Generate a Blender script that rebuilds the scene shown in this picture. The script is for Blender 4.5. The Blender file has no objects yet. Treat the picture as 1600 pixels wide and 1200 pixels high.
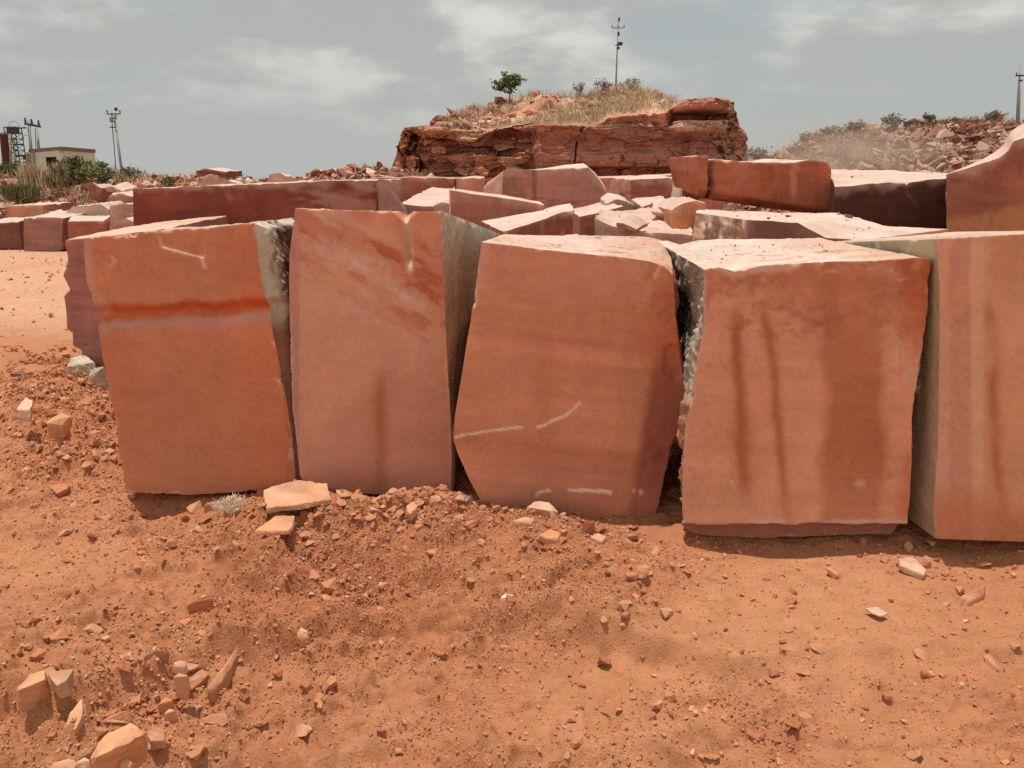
import bpy, bmesh, math, random
import numpy as np
from mathutils import Vector, Matrix, Euler

random.seed(7)
RNG = np.random.default_rng(11)
R = math.radians
scene = bpy.context.scene
COL = scene.collection

# ------------------------------------------------------------------ camera model
F_PX, PITCH, CAM_H = 1232.0, R(14.3), 1.7
CP, SP = math.cos(PITCH), math.sin(PITCH)

def ray(px, py):
    px = np.asarray(px, float); py = np.asarray(py, float)
    dx = (px - 800) / F_PX; dy = (600 - py) / F_PX
    return np.stack([dx, CP + dy * SP, -SP + dy * CP], -1)

def at(px, py, Y):
    """world point seen at photograph position (px,py) standing Y metres in front of the camera"""
    d = ray(px, py)
    t = np.asarray(Y, float) / d[..., 1]
    return d * t[..., None] + np.array([0, 0, CAM_H])

def on(px, py, z=0.0):
    """world point at height z"""
    d = ray(px, py)
    t = (z - CAM_H) / d[..., 2]
    return d * np.asarray(t)[..., None] + np.array([0, 0, CAM_H])

def proj(p):
    p = np.asarray(p, float)
    q = p - np.array([0, 0, CAM_H])
    f = q[..., 1] * CP - q[..., 2] * SP
    u = q[..., 1] * SP + q[..., 2] * CP
    return 800 + F_PX * q[..., 0] / f, 600 - F_PX * u / f

def gpy(Y, z=0.0):
    return float(proj(np.array([0.0, Y, z]))[1])

# ------------------------------------------------------------------ noise
def _h(ix, iy, iz, seed):
    h = (ix.astype(np.uint32) * np.uint32(374761393) + iy.astype(np.uint32) * np.uint32(668265263)
         + iz.astype(np.uint32) * np.uint32(2147483647) + np.uint32((seed * 1274126177) & 0xffffffff))
    h = (h ^ (h >> np.uint32(13))) * np.uint32(1274126177)
    h = (h ^ (h >> np.uint32(16))) * np.uint32(2246822519)
    h = h ^ (h >> np.uint32(15))
    return h.astype(np.float64) / 4294967295.0 * 2 - 1

def vn(p, seed=0):
    p = np.asarray(p, float)
    i = np.floor(p).astype(np.int64); f = p - i
    f = f * f * f * (f * (f * 6 - 15) + 10)
    x, y, z = i[..., 0], i[..., 1], i[..., 2]
    fx, fy, fz = f[..., 0], f[..., 1], f[..., 2]
    o = 0
    for a in (0, 1):
        wa = fx if a else 1 - fx
        for b in (0, 1):
            wb = fy if b else 1 - fy
            for c in (0, 1):
                wc = fz if c else 1 - fz
                o = o + wa * wb * wc * _h(x + a, y + b, z + c, seed)
    return o

def fbm(p, oct=4, seed=0, gain=0.5, lac=2.03):
    p = np.asarray(p, float)
    a, s, n = 1.0, 0, 0
    for k in range(oct):
        s = s + a * vn(p * lac ** k + k * 17.3, seed + k * 31); n += a; a *= gain
    return s / n

def worley(p, seed=0):
    p = np.asarray(p, float)
    i = np.floor(p).astype(np.int64); f = p - i
    b1 = np.full(p.shape[:-1], 9.0); b2 = np.full(p.shape[:-1], 9.0); idv = np.zeros(p.shape[:-1])
    for a in (-1, 0, 1):
        for b in (-1, 0, 1):
            for c in (-1, 0, 1):
                x, y, z = i[..., 0] + a, i[..., 1] + b, i[..., 2] + c
                ox = a + _h(x, y, z, seed) * .5 + .5; oy = b + _h(x, y, z, seed + 1) * .5 + .5; oz = c + _h(x, y, z, seed + 2) * .5 + .5
                d = np.sqrt((ox - f[..., 0]) ** 2 + (oy - f[..., 1]) ** 2 + (oz - f[..., 2]) ** 2)
                n = d < b1
                b2 = np.where(n, b1, np.minimum(b2, d)); idv = np.where(n, _h(x, y, z, seed + 5), idv); b1 = np.where(n, d, b1)
    return b1, b2, idv

def sm(a, b, x):
    t = np.clip((x - a) / (b - a), 0, 1)
    return t * t * (3 - 2 * t)

def band(x, c, w):
    return np.exp(-((x - c) / w) ** 2)

def mixc(c, d, k):
    k = np.clip(k, 0, 1)[..., None]
    return c * (1 - k) + np.asarray(d, float) * k

# ------------------------------------------------------------------ mesh helpers
def tag(o, label=None, cat=None, group=None, kind=None):
    if label: o['label'] = label
    if cat: o['category'] = cat
    if group: o['group'] = group
    if kind: o['kind'] = kind
    return o

def link(o, parent=None):
    COL.objects.link(o)
    if parent is not None: o.parent = parent
    return o

def empty(name, loc=(0, 0, 0)):
    o = bpy.data.objects.new(name, None); o.location = loc; o.empty_display_size = .2
    return link(o)

def np_mesh(name, V, faces, cols=None, mat=None, smooth=False):
    """faces: int array (n,3|4) or a list of such arrays"""
    V = np.asarray(V, np.float32)
    fl = faces if isinstance(faces, list) else [faces]
    fl = [np.asarray(f, np.int32) for f in fl if len(f)]
    me = bpy.data.meshes.new(name)
    me.vertices.add(len(V)); me.vertices.foreach_set('co', V.ravel())
    tot = np.concatenate([np.full(len(f), f.shape[1], np.int32) for f in fl])
    loops = np.concatenate([f.ravel() for f in fl])
    me.loops.add(len(loops)); me.polygons.add(len(tot))
    me.loops.foreach_set('vertex_index', loops)
    me.polygons.foreach_set('loop_start', np.concatenate([[0], np.cumsum(tot)[:-1]]).astype(np.int32))
    try: me.polygons.foreach_set('loop_total', tot)
    except Exception: pass
    me.polygons.foreach_set('use_smooth', np.full(len(tot), smooth, bool))
    me.update(calc_edges=True)
    if cols is not None:
        a = me.color_attributes.new('Col', 'FLOAT_COLOR', 'POINT')
        c = np.ones((len(V), 4), np.float32); c[:, :3] = np.clip(cols, 0.004, 1)
        a.data.foreach_set('color', c.ravel())
    if mat: me.materials.append(mat)
    return me

def mk(name, me, parent=None, loc=None):
    o = bpy.data.objects.new(name, me)
    if loc is not None: o.location = loc
    return link(o, parent)

def bm_obj(name, bm, mat, parent=None, smooth=False):
    me = bpy.data.meshes.new(name); bm.normal_update(); bm.to_mesh(me); bm.free()
    for p in me.polygons: p.use_smooth = smooth
    me.materials.append(mat)
    return mk(name, me, parent)

def add_box(bm, c, s, rot=None):
    m = Matrix.Translation(c)
    if rot: m = m @ Euler(rot).to_matrix().to_4x4()
    m = m @ Matrix.Diagonal((*s, 1))
    bmesh.ops.create_cube(bm, size=1, matrix=m)

def add_bar(bm, a, b, r0, r1=None, seg=8):
    a, b = Vector(a), Vector(b); d = b - a
    if d.length < 1e-6: return
    m = Matrix.Translation((a + b) / 2) @ d.to_track_quat('Z', 'Y').to_matrix().to_4x4()
    bmesh.ops.create_cone(bm, cap_ends=True, segments=seg, radius1=r0, radius2=r0 if r1 is None else r1, depth=d.length, matrix=m)

# ------------------------------------------------------------------ materials
def nt(m):
    m.use_nodes = True; t = m.node_tree; t.nodes.clear(); return t

def N(t, typ, **kw):
    n = t.nodes.new(typ)
    for k, v in kw.items():
        if k in n.inputs.keys(): n.inputs[k].default_value = v
        else: setattr(n, k, v)
    return n

def attr_mat(name, rough=.92, var=.18, scale=14., bump=.25, bscale=120., bdist=.004, spec=.2, fine=260.):
    """colour from the mesh's own colour attribute, broken up by noise in object space, with a grainy bump"""
    m = bpy.data.materials.new(name); t = nt(m); L = t.links
    out = N(t, 'ShaderNodeOutputMaterial'); b = N(t, 'ShaderNodeBsdfPrincipled', Roughness=rough)
    b.inputs['Specular IOR Level'].default_value = spec
    at_ = N(t, 'ShaderNodeAttribute', attribute_name='Col')
    tc = N(t, 'ShaderNodeTexCoord')
    n1 = N(t, 'ShaderNodeTexNoise', Scale=scale, Detail=8., Roughness=.65)
    n2 = N(t, 'ShaderNodeTexNoise', Scale=fine, Detail=3., Roughness=.6)
    L.new(tc.outputs['Object'], n1.inputs['Vector']); L.new(tc.outputs['Object'], n2.inputs['Vector'])
    ad = N(t, 'ShaderNodeMath', operation='ADD'); L.new(n1.outputs['Fac'], ad.inputs[0]); L.new(n2.outputs['Fac'], ad.inputs[1])
    mr = N(t, 'ShaderNodeMapRange'); mr.inputs['From Min'].default_value = .6; mr.inputs['From Max'].default_value = 1.4
    mr.inputs['To Min'].default_value = 1 - var; mr.inputs['To Max'].default_value = 1 + var
    L.new(ad.outputs[0], mr.inputs['Value'])
    mx = N(t, 'ShaderNodeVectorMath', operation='SCALE'); L.new(at_.outputs['Color'], mx.inputs[0]); L.new(mr.outputs[0], mx.inputs['Scale'])
    L.new(mx.outputs[0], b.inputs['Base Color'])
    nb = N(t, 'ShaderNodeTexNoise', Scale=bscale, Detail=6., Roughness=.7); L.new(tc.outputs['Object'], nb.inputs['Vector'])
    bp = N(t, 'ShaderNodeBump', Strength=bump, Distance=bdist); L.new(nb.outputs['Fac'], bp.inputs['Height'])
    L.new(bp.outputs['Normal'], b.inputs['Normal']); L.new(b.outputs[0], out.inputs[0])
    return m

def plain_mat(name, col, rough=.7, var=.2, scale=6., metal=0., bump=.15, stretch=(1, 1, 1)):
    m = bpy.data.materials.new(name); t = nt(m); L = t.links
    out = N(t, 'ShaderNodeOutputMaterial'); b = N(t, 'ShaderNodeBsdfPrincipled', Roughness=rough, Metallic=metal)
    b.inputs['Specular IOR Level'].default_value = .25
    tc = N(t, 'ShaderNodeTexCoord'); mp = N(t, 'ShaderNodeMapping'); mp.inputs['Scale'].default_value = stretch
    L.new(tc.outputs['Object'], mp.inputs[0])
    n1 = N(t, 'ShaderNodeTexNoise', Scale=scale, Detail=8., Roughness=.65); L.new(mp.outputs[0], n1.inputs['Vector'])
    r = N(t, 'ShaderNodeValToRGB'); e = r.color_ramp.elements
    e[0].position = .25; e[1].position = .75
    e[0].color = (*[c * (1 - var) for c in col], 1); e[1].color = (*[min(1, c * (1 + var)) for c in col], 1)
    L.new(n1.outputs['Fac'], r.inputs[0]); L.new(r.outputs[0], b.inputs['Base Color'])
    bp = N(t, 'ShaderNodeBump', Strength=bump, Distance=.02); L.new(n1.outputs['Fac'], bp.inputs['Height']); L.new(bp.outputs['Normal'], b.inputs['Normal'])
    L.new(b.outputs[0], out.inputs[0])
    return m

M_SAWN = attr_mat('sawn_sandstone', var=.16, scale=6, bump=.30, bscale=130, bdist=.003)
M_ROUGH = attr_mat('split_sandstone', var=.30, scale=22, bump=.6, bscale=60, bdist=.012)
M_TOP = attr_mat('dusty_sandstone', var=.12, scale=9, bump=.35, bscale=70, bdist=.006)
M_FAR = attr_mat('quarried_sandstone', var=.20, scale=3.5, bump=.4, bscale=22, bdist=.02, fine=40)
M_STONE = attr_mat('loose_sandstone', var=.20, scale=9, bump=.4, bscale=70, bdist=.004)
M_SOIL = attr_mat('red_dust', var=.26, scale=9, bump=1.0, bscale=95, bdist=.009, fine=240)
M_CLIFF = attr_mat('weathered_cliff', var=.32, scale=.9, bump=.7, bscale=3.0, bdist=.12, fine=9)
M_VEG = attr_mat('foliage', var=.25, scale=3, bump=0, fine=12, rough=.8)

# ------------------------------------------------------------------ block generator
def _poly(pts, Yd):
    a = np.array([[p[0], p[1], p[2] if len(p) > 2 else Yd] for p in pts], float)
    s = np.concatenate([[0], np.cumsum(np.hypot(np.diff(a[:, 0]), np.diff(a[:, 1])))])
    s /= s[-1]
    return lambda t: np.stack([np.interp(t, s, a[:, k]) for k in range(3)], -1)

BODIES = {}

class Body:
    """a six-sided stone body: the outline of its face, its distance, and where its back corners lie"""
    def __init__(s, T, B, Y, back, L=(), Rr=(), bpow=1.):
        s.bpow = bpow
        s.T = _poly(T, Y); s.B = _poly(B, Y)
        s.L = _poly([T[0], *L, B[0]], Y); s.R = _poly([T[-1], *Rr, B[-1]], Y)
        s.c = [s.T(0.), s.T(1.), s.B(1.), s.B(0.)]
        f = [at(*c) for c in s.c]
        if isinstance(back, tuple): back = [back] * 4
        b = []
        for k, q in enumerate(back):
            if len(q) == 3: b.append(f[k] + np.array(q, float))                       # an offset in metres
            else: b.append(at(q[0], q[1], q[2]))                                      # (px, py, Y, 'p')
        s.v = [b[k] - f[k] for k in range(4)]
        s.Lu = (np.linalg.norm(f[1] - f[0]) + np.linalg.norm(f[2] - f[3])) / 2
        s.Lv = (np.linalg.norm(f[3] - f[0]) + np.linalg.norm(f[2] - f[1])) / 2
        s.Lw = sum(np.linalg.norm(v) for v in s.v) / 4
    def px(s, u, v):
        u1, v1 = u[..., None], v[..., None]
        return ((1 - v1) * s.T(u) + v1 * s.B(u) + (1 - u1) * s.L(v) + u1 * s.R(v)
                - ((1 - u1) * (1 - v1) * s.c[0] + u1 * (1 - v1) * s.c[1] + u1 * v1 * s.c[2] + (1 - u1) * v1 * s.c[3]))
    def P(s, u, v, w):
        q = s.px(u, v)
        p = at(q[..., 0], q[..., 1], q[..., 2])
        u1, v1 = (np.clip(u, 0, 1) ** s.bpow)[..., None], v[..., None]
        V = (1 - u1) * (1 - v1) * s.v[0] + u1 * (1 - v1) * s.v[1] + u1 * v1 * s.v[2] + (1 - u1) * v1 * s.v[3]
        return p + w[..., None] * V, q

FACES = {'front': ('u', 'v', 'w', 0, False), 'back': ('u', 'v', 'w', 1, True), 'left': ('w', 'v', 'u', 0, True),
         'right': ('w', 'v', 'u', 1, False), 'top': ('u', 'w', 'v', 0, True), 'bottom': ('u', 'w', 'v', 1, False)}

def stone(name, label, T, B, Y, back, L=(), Rr=(), res=.03, r0=.012, r1=.03, rf=6., amp=.006, af=9., col=(.5, .2, .12),
          colf=None, feat=None, mats=None, parts=None, facedisp=None, seed=0, cat='stone block', group=None, smooth=True, part_labels=None, bpow=1.):
    b = Body(T, B, Y, back, L, Rr, bpow); BODIES[seed] = b
    n = {'u': max(4, int(b.Lu / res)), 'v': max(4, int(b.Lv / res)), 'w': max(4, int(b.Lw / res / 1.3))}
    dims = {'u': b.Lu, 'v': b.Lv, 'w': b.Lw}
    org = at(*((np.array(b.c[2]) + np.array(b.c[3])) / 2))
    out = {}
    for fn, (a, c, k, kv, flip) in FACES.items():
        ga, gc = np.meshgrid(np.linspace(0, 1, n[a] + 1), np.linspace(0, 1, n[c] + 1), indexing='ij')
        U = {a: ga, c: gc, k: np.full_like(ga, kv)}
        P0, _ = b.P(U['u'], U['v'], U['w'])
        k1 = sm(.12, .5, fbm(P0 * rf, 4, seed + 3, .6)); k2 = sm(.15, .45, fbm(P0 * rf * 3.7, 4, seed + 4, .65))
        r = r0 * .6 + r1 * k1 * (.6 + .8 * k2) + r1 * .35 * k2
        chip = np.clip(k1 * .8 + k2 * .6, 0, 1)
        r = np.minimum(r, .4 * min(dims.values()))
        c3 = np.stack([U['u'] * b.Lu, U['v'] * b.Lv, U['w'] * b.Lw], -1); D = np.array([b.Lu, b.Lv, b.Lw])
        inn = np.clip(c3, r[..., None], D - r[..., None]); dv = c3 - inn; ln = np.linalg.norm(dv, axis=-1, keepdims=True)
        c3 = np.where(ln > 1e-9, inn + dv / np.maximum(ln, 1e-9) * r[..., None], c3)
        uu, vv, ww = (c3[..., i] / D[i] for i in range(3))
        P1, q = b.P(uu, vv, ww)
        d3 = np.stack([fbm(P0 * af, 4, seed + 40 + 7 * i, .55) for i in range(3)], -1) * amp
        P1 = P1 + d3
        ed = np.minimum(np.minimum(ga, 1 - ga) * dims[a], np.minimum(gc, 1 - gc) * dims[c])
        if feat is not None:
            P1[..., 1] += feat(q[..., 0], q[..., 1], P1) * (1 - sm(.0, .25, np.clip(ww, 0, 1) * b.Lw))
        if facedisp and fn in facedisp:
            v_, fr_, st_ = facedisp[fn]                     # amplitude, frequency, stretch of the frequency per axis
            nrm = np.cross(np.gradient(P0, axis=0), np.gradient(P0, axis=1)); nrm /= np.maximum(np.linalg.norm(nrm, axis=-1, keepdims=True), 1e-9)
            h_ = fbm(P0 * fr_ * np.array(st_), 6, seed + 90, .66) - .22
            P1 = P1 + nrm * (h_ * v_ * sm(0, .04, ed))[..., None]
        if colf: C = colf(fn, q[..., 0], q[..., 1], P1, U['u'], U['v'], U['w'])
        else: C = stone_col(P1, col, seed)
        if fn == 'top': C = C * .9
        if mats and mats.get('body') is M_SAWN and fn == 'front':
            C = C * np.array([.93, .97, 1.0])
            wn = fbm(P0 * 38, 4, seed + 61, .6)
            C = mixc(C, (.68, .44, .33), .8 * chip * (1 - sm(.2, 1.1, (ed + .006 * wn) / (r + .003))))
            wv = fbm(P0 * 3, 3, seed + 71); st = fbm(np.stack([q[..., 0] * .045 + 1.6 * wv, q[..., 1] * .005, q[..., 0] * 0], -1), 4, seed + 64, .6); gr = fbm(P0 * 55, 3, seed + 63)
            bd = fbm(np.stack([(q[..., 1] + .05 * q[..., 0]) * .07 + 1.5 * wv, q[..., 0] * .004, q[..., 0] * 0], -1), 4, seed + 66, .65)
            mac = fbm(P0 * 2.2, 4, seed + 70, .6)
            C = C * (1 + .12 * gr + .10 * st * sm(.0, .5, mac) + .07 * bd * sm(.0, -.4, mac) + .10 * mac)[..., None]
            pit = sm(.42, .6, fbm(P0 * 42, 3, seed + 65, .6)) * sm(.0, .3, fbm(P0 * 3, 3, seed + 67))
            C = mixc(C, C * .62, .45 * pit)
            sc = sm(.028, .012, np.abs(fbm(P0 * np.array([4, 4, 9]), 3, seed + 68))) if False else (1 - sm(.006, .016, np.abs(fbm(P0 * np.array([3, 3, 8]), 3, seed + 68)))) * sm(.2, .45, fbm(P0 * 2.3, 3, seed + 69))
            C = mixc(C, (.68, .42, .31), .15 * sc)
        I = np.arange(ga.size).reshape(ga.shape)
        Q = np.stack([I[:-1, :-1], I[:-1, 1:], I[1:, 1:], I[1:, :-1]], -1).reshape(-1, 4)
        if flip: Q = Q[:, ::-1]
        out[fn] = [P1.reshape(-1, 3) - org, Q, C.reshape(-1, 3)]
    parts = parts or {}
    used = set(parts)
    body = [f for f in FACES if f not in used]
    def join(fs):
        V, Q, C, o = [], [], [], 0
        for f in fs:
            v, q, c = out[f]; V.append(v); Q.append(q + o); C.append(c); o += len(v)
        return np.concatenate(V), np.concatenate(Q), np.concatenate(C)
    mats = mats or {}
    V, Q, C = join(body)
    root = mk(name, np_mesh(name, V, Q, C, mats.get('body', M_FAR), smooth), None, org)
    for f, pn in parts.items():
        ch = mk(pn, np_mesh(pn, *out[f][:2], out[f][2], mats.get(f, M_FAR), smooth), root)
        if part_labels and f in part_labels: ch['label'] = part_labels[f]
    tag(root, label, cat, group, 'thing')
    return root

def stone_col(P, base, seed=0, strata=.10, mott=.16, sdir=(0.15, .1, 1.0), sfreq=14.):
    base = np.array(base, float)
    s = fbm(np.stack([P @ np.array(sdir) * sfreq, P[..., 0] * .6, P[..., 1] * .6], -1), 4, seed + 5, .6)
    n = fbm(P * 3.1, 5, seed + 9, .6)
    k = 1 + strata * 2 * s + mott * 2 * n
    c = base * k[..., None]
    hue = fbm(P * 1.7 + 31, 3, seed + 12)
    c[..., 1] *= 1 + .12 * hue; c[..., 2] *= 1 + .2 * hue
    return c

# ------------------------------------------------------------------ the five big blocks of the row
def polyd(px, py, pts):
    """distance in photograph pixels from a polyline"""
    d = np.full(px.shape, 1e9)
    for (x0, y0), (x1, y1) in zip(pts[:-1], pts[1:]):
        vx, vy = x1 - x0, y1 - y0
        t = np.clip(((px - x0) * vx + (py - y0) * vy) / (vx * vx + vy * vy), 0, 1)
        d = np.minimum(d, np.hypot(px - x0 - t * vx, py - y0 - t * vy))
    return d

PALE = (.66, .40, .29)
GREY = (.42, .35, .27)

def c1(fn, px, py, P, u, v, w):
    C = stone_col(P, (.56, .195, .10), 1, .03, .05)
    n = fbm(P * 5, 4, 3); nf = fbm(P * 26, 4, 4)
    if fn == 'front':
        C = mixc(C, (.57, .165, .072), .5 * sm(330, 430, px + 60 * n))                      # warmer right-hand part
        C = mixc(C, (.51, .21, .12), .5 * band(px, 265, 60) * sm(520, 600, py))
        t = (px - 150) / 270
        yb = 482 - 14 * t + 7 * fbm(np.stack([px * .05, px * 0, px * 0], -1), 3, 8)
        C = mixc(C, (.52, .10, .03), (.72 + .3 * nf) * sm(-9, 4, py - yb + 8 * nf) * (1 - sm(14, 26, py - yb)))  # groove's underside: stain plus orange ground bounce painted in
        C = mixc(C, (.52, .25, .19), .8 * sm(18, 26, py - yb) * (1 - sm(28, 48, py - yb - 6 * n)))  # mauve skylight painted on the groove's lower lip
        scar = [(246, 362), (250, 384), (268, 392), (300, 399), (316, 400), (319, 415)]
        C = mixc(C, PALE, .75 * (1 - sm(1.0, 3.2, polyd(px, py, scar) + 1.5 * nf)))
        C = mixc(C, PALE, .8 * (1 - sm(2, 5, polyd(px, py, [(316, 404), (320, 417)]))))
        C = mixc(C, PALE, .6 * (1 - sm(1, 4, polyd(px, py, [(172, 416), (180, 407), (174, 400)]) + 2 * nf)))
        C = mixc(C, (.55, .30, .22), .6 * (1 - sm(4, 12, polyd(px, py, [(133, 380), (136, 440)]) + 5 * nf)))
        C = mixc(C, (.55, .29, .19), .6 * (1 - sm(6, 16, polyd(px, py, [(142, 455), (158, 480)]) + 5 * nf)))
        C = mixc(C, (.36, .10, .05), .55 * (1 - sm(.6, 2.0, polyd(px, py, [(424, 512), (440, 600), (452, 690)]))))
        C = mixc(C, (.44, .12, .06), .4 * sm(.25, .6, nf) * sm(380, 400, py) * (1 - sm(420, 450, py)))
    elif fn == 'right':
        C = stone_col(P, (.21, .095, .06), 6, .15, .4, (.3, .3, .05), 30)
        C = mixc(C, (.52, .45, .33), .9 * (1 - sm(.16, .22, w + .06 * n)) * (1 - sm(.30, .42, v + .06 * n)))
        C = mixc(C, (.62, .54, .42), .8 * (1 - sm(.02, .05, v + .02 * nf)))
    elif fn == 'top':
        C = stone_col(P, (.52, .34, .255), 7, .05, .16)
        C = mixc(C, (.52, .20, .11), .8 * sm(.1, .5, n))
    return C

def f1(px, py, P):
    t = (px - 150) / 270
    yb = 481 - 12 * t + 4 * fbm(np.stack([px * .03, px * 0, px * 0], -1), 3, 8)
    d = py - yb
    g = .050 * (sm(-6, 12, d) - sm(14, 34, d)) + .012 * sm(20, 34, d)
    scar = sm(244, 250, px) * (1 - sm(314, 322, px)) * (1 - sm(-2, 3, py - (384 + (px - 250) * .25)))
    return g + .014 * scar

stone('stone_block', 'orange-red sawn sandstone block with a dark horizontal groove across its upper face',
      [(130, 372), (190, 366), (248, 360), (322, 356), (398, 348)],
      [(197, 772), (300, 775), (400, 768), (461, 762)], 4.12,
      [(-.02, 1.25, -.04), (458, 340, 5.2, 'p'), (-.02, 1.1, .0), (0, 1.2, .0)],
      L=[(135, 440), (149, 486), (155, 500), (152, 512), (158, 560), (175, 640), (190, 740)],
      Rr=[(404, 400), (411, 445), (419, 485), (422, 505), (431, 545), (441, 595), (450, 645), (457, 690), (461, 735)],
      res=.0085, r0=.006, r1=.03, rf=9, amp=.004, af=7, colf=None or c1, feat=f1,
      mats={'body': M_SAWN, 'top': M_TOP, 'right': M_ROUGH}, parts={'top': 'top_face', 'right': 'split_side'},
      part_labels={'right': 'dark brown split side with a pale grey upper corner'},
      facedisp={'right': (.16, 6, (1, 1.8, .3)), 'top': (.02, 6, (1, 1, 1))}, seed=1)

def c2(fn, px, py, P, u, v, w):
    C = stone_col(P, (.64, .30, .188), 11, .02, .05)
    n = fbm(P * 4, 4, 13); nf = fbm(P * 30, 4, 14)
    if fn == 'front':
        dl = (py - 345) - (px - 480) * .62                                                  # the veined red area, edge running down to the right
        vein = fbm(np.stack([(px + py * .4) * .012, (py - px * .55) * .05, px * 0], -1), 5, 15, .65)
        top = 1 - sm(-10, 60, dl + 50 * n)
        C = mixc(C, (.54, .165, .09), .9 * np.maximum(top, .0) * (.6 + .5 * n))
        C = mixc(C, (.45, .115, .06), .9 * sm(.08, .32, vein) * (1 - sm(10, 110, dl)))
        C = mixc(C, PALE, .7 * sm(.12, .38, -vein) * (1 - sm(60, 120, dl)) * sm(-80, -10, dl))
        C = mixc(C, (.66, .40, .29), .55 * (1 - sm(4, 18, polyd(px, py, [(505, 378), (560, 410), (600, 440), (660, 470)]) + 12 * nf)))
        C = mixc(C, (.50, .22, .18), .8 * (1 - sm(466, 470, px)))                            # bevelled left arris, mauve skylight painted into its colour
        C = mixc(C, (.56, .20, .12), .5 * sm(590, 640, py + .5 * (px - 560)) * sm(486, 560, px))
        C = mixc(C, (.40, .135, .06), .62 * (.8 + .6 * n) * band(px + 6 * n + 4 * nf, 598 - .015 * (py - 560), 10 + 4 * n) * sm(560, 600, py) + .2 * band(px, 590, 22) * sm(520, 640, py))
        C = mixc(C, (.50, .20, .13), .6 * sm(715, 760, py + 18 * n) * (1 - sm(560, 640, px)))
        ch = [(632, 338), (636, 372), (641, 422)]
        C = mixc(C, (.70, .42, .30), .85 * (1 - sm(3, 9, polyd(px, py, ch) * 1.1 + 2 * nf)))
        C = mixc(C, (.14, .05, .03), .7 * (1 - sm(.7, 2, polyd(px, py, [(642, 398), (643, 408)]))))
        C = mixc(C, PALE, .45 * (1 - sm(2, 6, polyd(px, py, [(452, 560), (453, 640), (463, 690)]) + 3 * nf)))
        C = mixc(C, PALE, .5 * (1 - sm(3, 9, polyd(px, py, [(500, 330), (522, 331)]) + 4 * nf)))
        C = mixc(C, (.62, .40, .31), .5 * (1 - sm(2, 5, polyd(px, py, [(697, 560), (704, 640), (705, 770)]))))
    elif fn == 'right':
        C = stone_col(P, (.47, .36, .27), 16, .05, .25)
        C = mixc(C, (.52, .50, .42), .8 * sm(.38, .62, w + .1 * n))
        C = mixc(C, (.50, .28, .19), .75 * sm(.42, .75, v + .12 * n))
        C = mixc(C, (.36, .25, .19), .5 * sm(.1, .5, nf))
    elif fn == 'left':
        C = stone_col(P, (.46, .22, .17), 17, .05, .2)
    elif fn == 'top':
        C = stone_col(P, (.58, .33, .24), 18, .05, .12)
    return C

def f2(px, py, P):
    k = (py - 328) / 95
    wd = np.clip(9.5 - 7.5 * k, 1.5, 12)
    g = .05 * np.exp(-((px - (632 + 9 * k)) / wd) ** 2) * (1 - sm(.75, 1.02, k))
    notch = .07 * (1 - sm(10, 19, np.abs(px - 632) + .9 * np.clip(py - 330, 0, 50)))
    strip = .02 * (1 - sm(455, 470, px))
    return g + notch + strip

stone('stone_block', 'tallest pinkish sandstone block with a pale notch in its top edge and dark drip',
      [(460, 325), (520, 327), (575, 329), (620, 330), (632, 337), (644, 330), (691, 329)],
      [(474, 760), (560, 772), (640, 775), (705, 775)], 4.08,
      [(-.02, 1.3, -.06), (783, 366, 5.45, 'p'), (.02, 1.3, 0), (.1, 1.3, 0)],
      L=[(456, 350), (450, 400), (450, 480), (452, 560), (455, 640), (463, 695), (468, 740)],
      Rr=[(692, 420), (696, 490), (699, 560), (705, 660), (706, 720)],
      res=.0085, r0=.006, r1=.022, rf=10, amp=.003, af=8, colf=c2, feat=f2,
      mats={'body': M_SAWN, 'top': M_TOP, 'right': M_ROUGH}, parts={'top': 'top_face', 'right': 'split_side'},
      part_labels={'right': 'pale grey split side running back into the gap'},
      facedisp={'right': (.03, 7, (1, 1, .5)), 'left': (.03, 6, (1, 1, 1)), 'top': (.02, 6, (1, 1, 1))}, seed=2)

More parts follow.
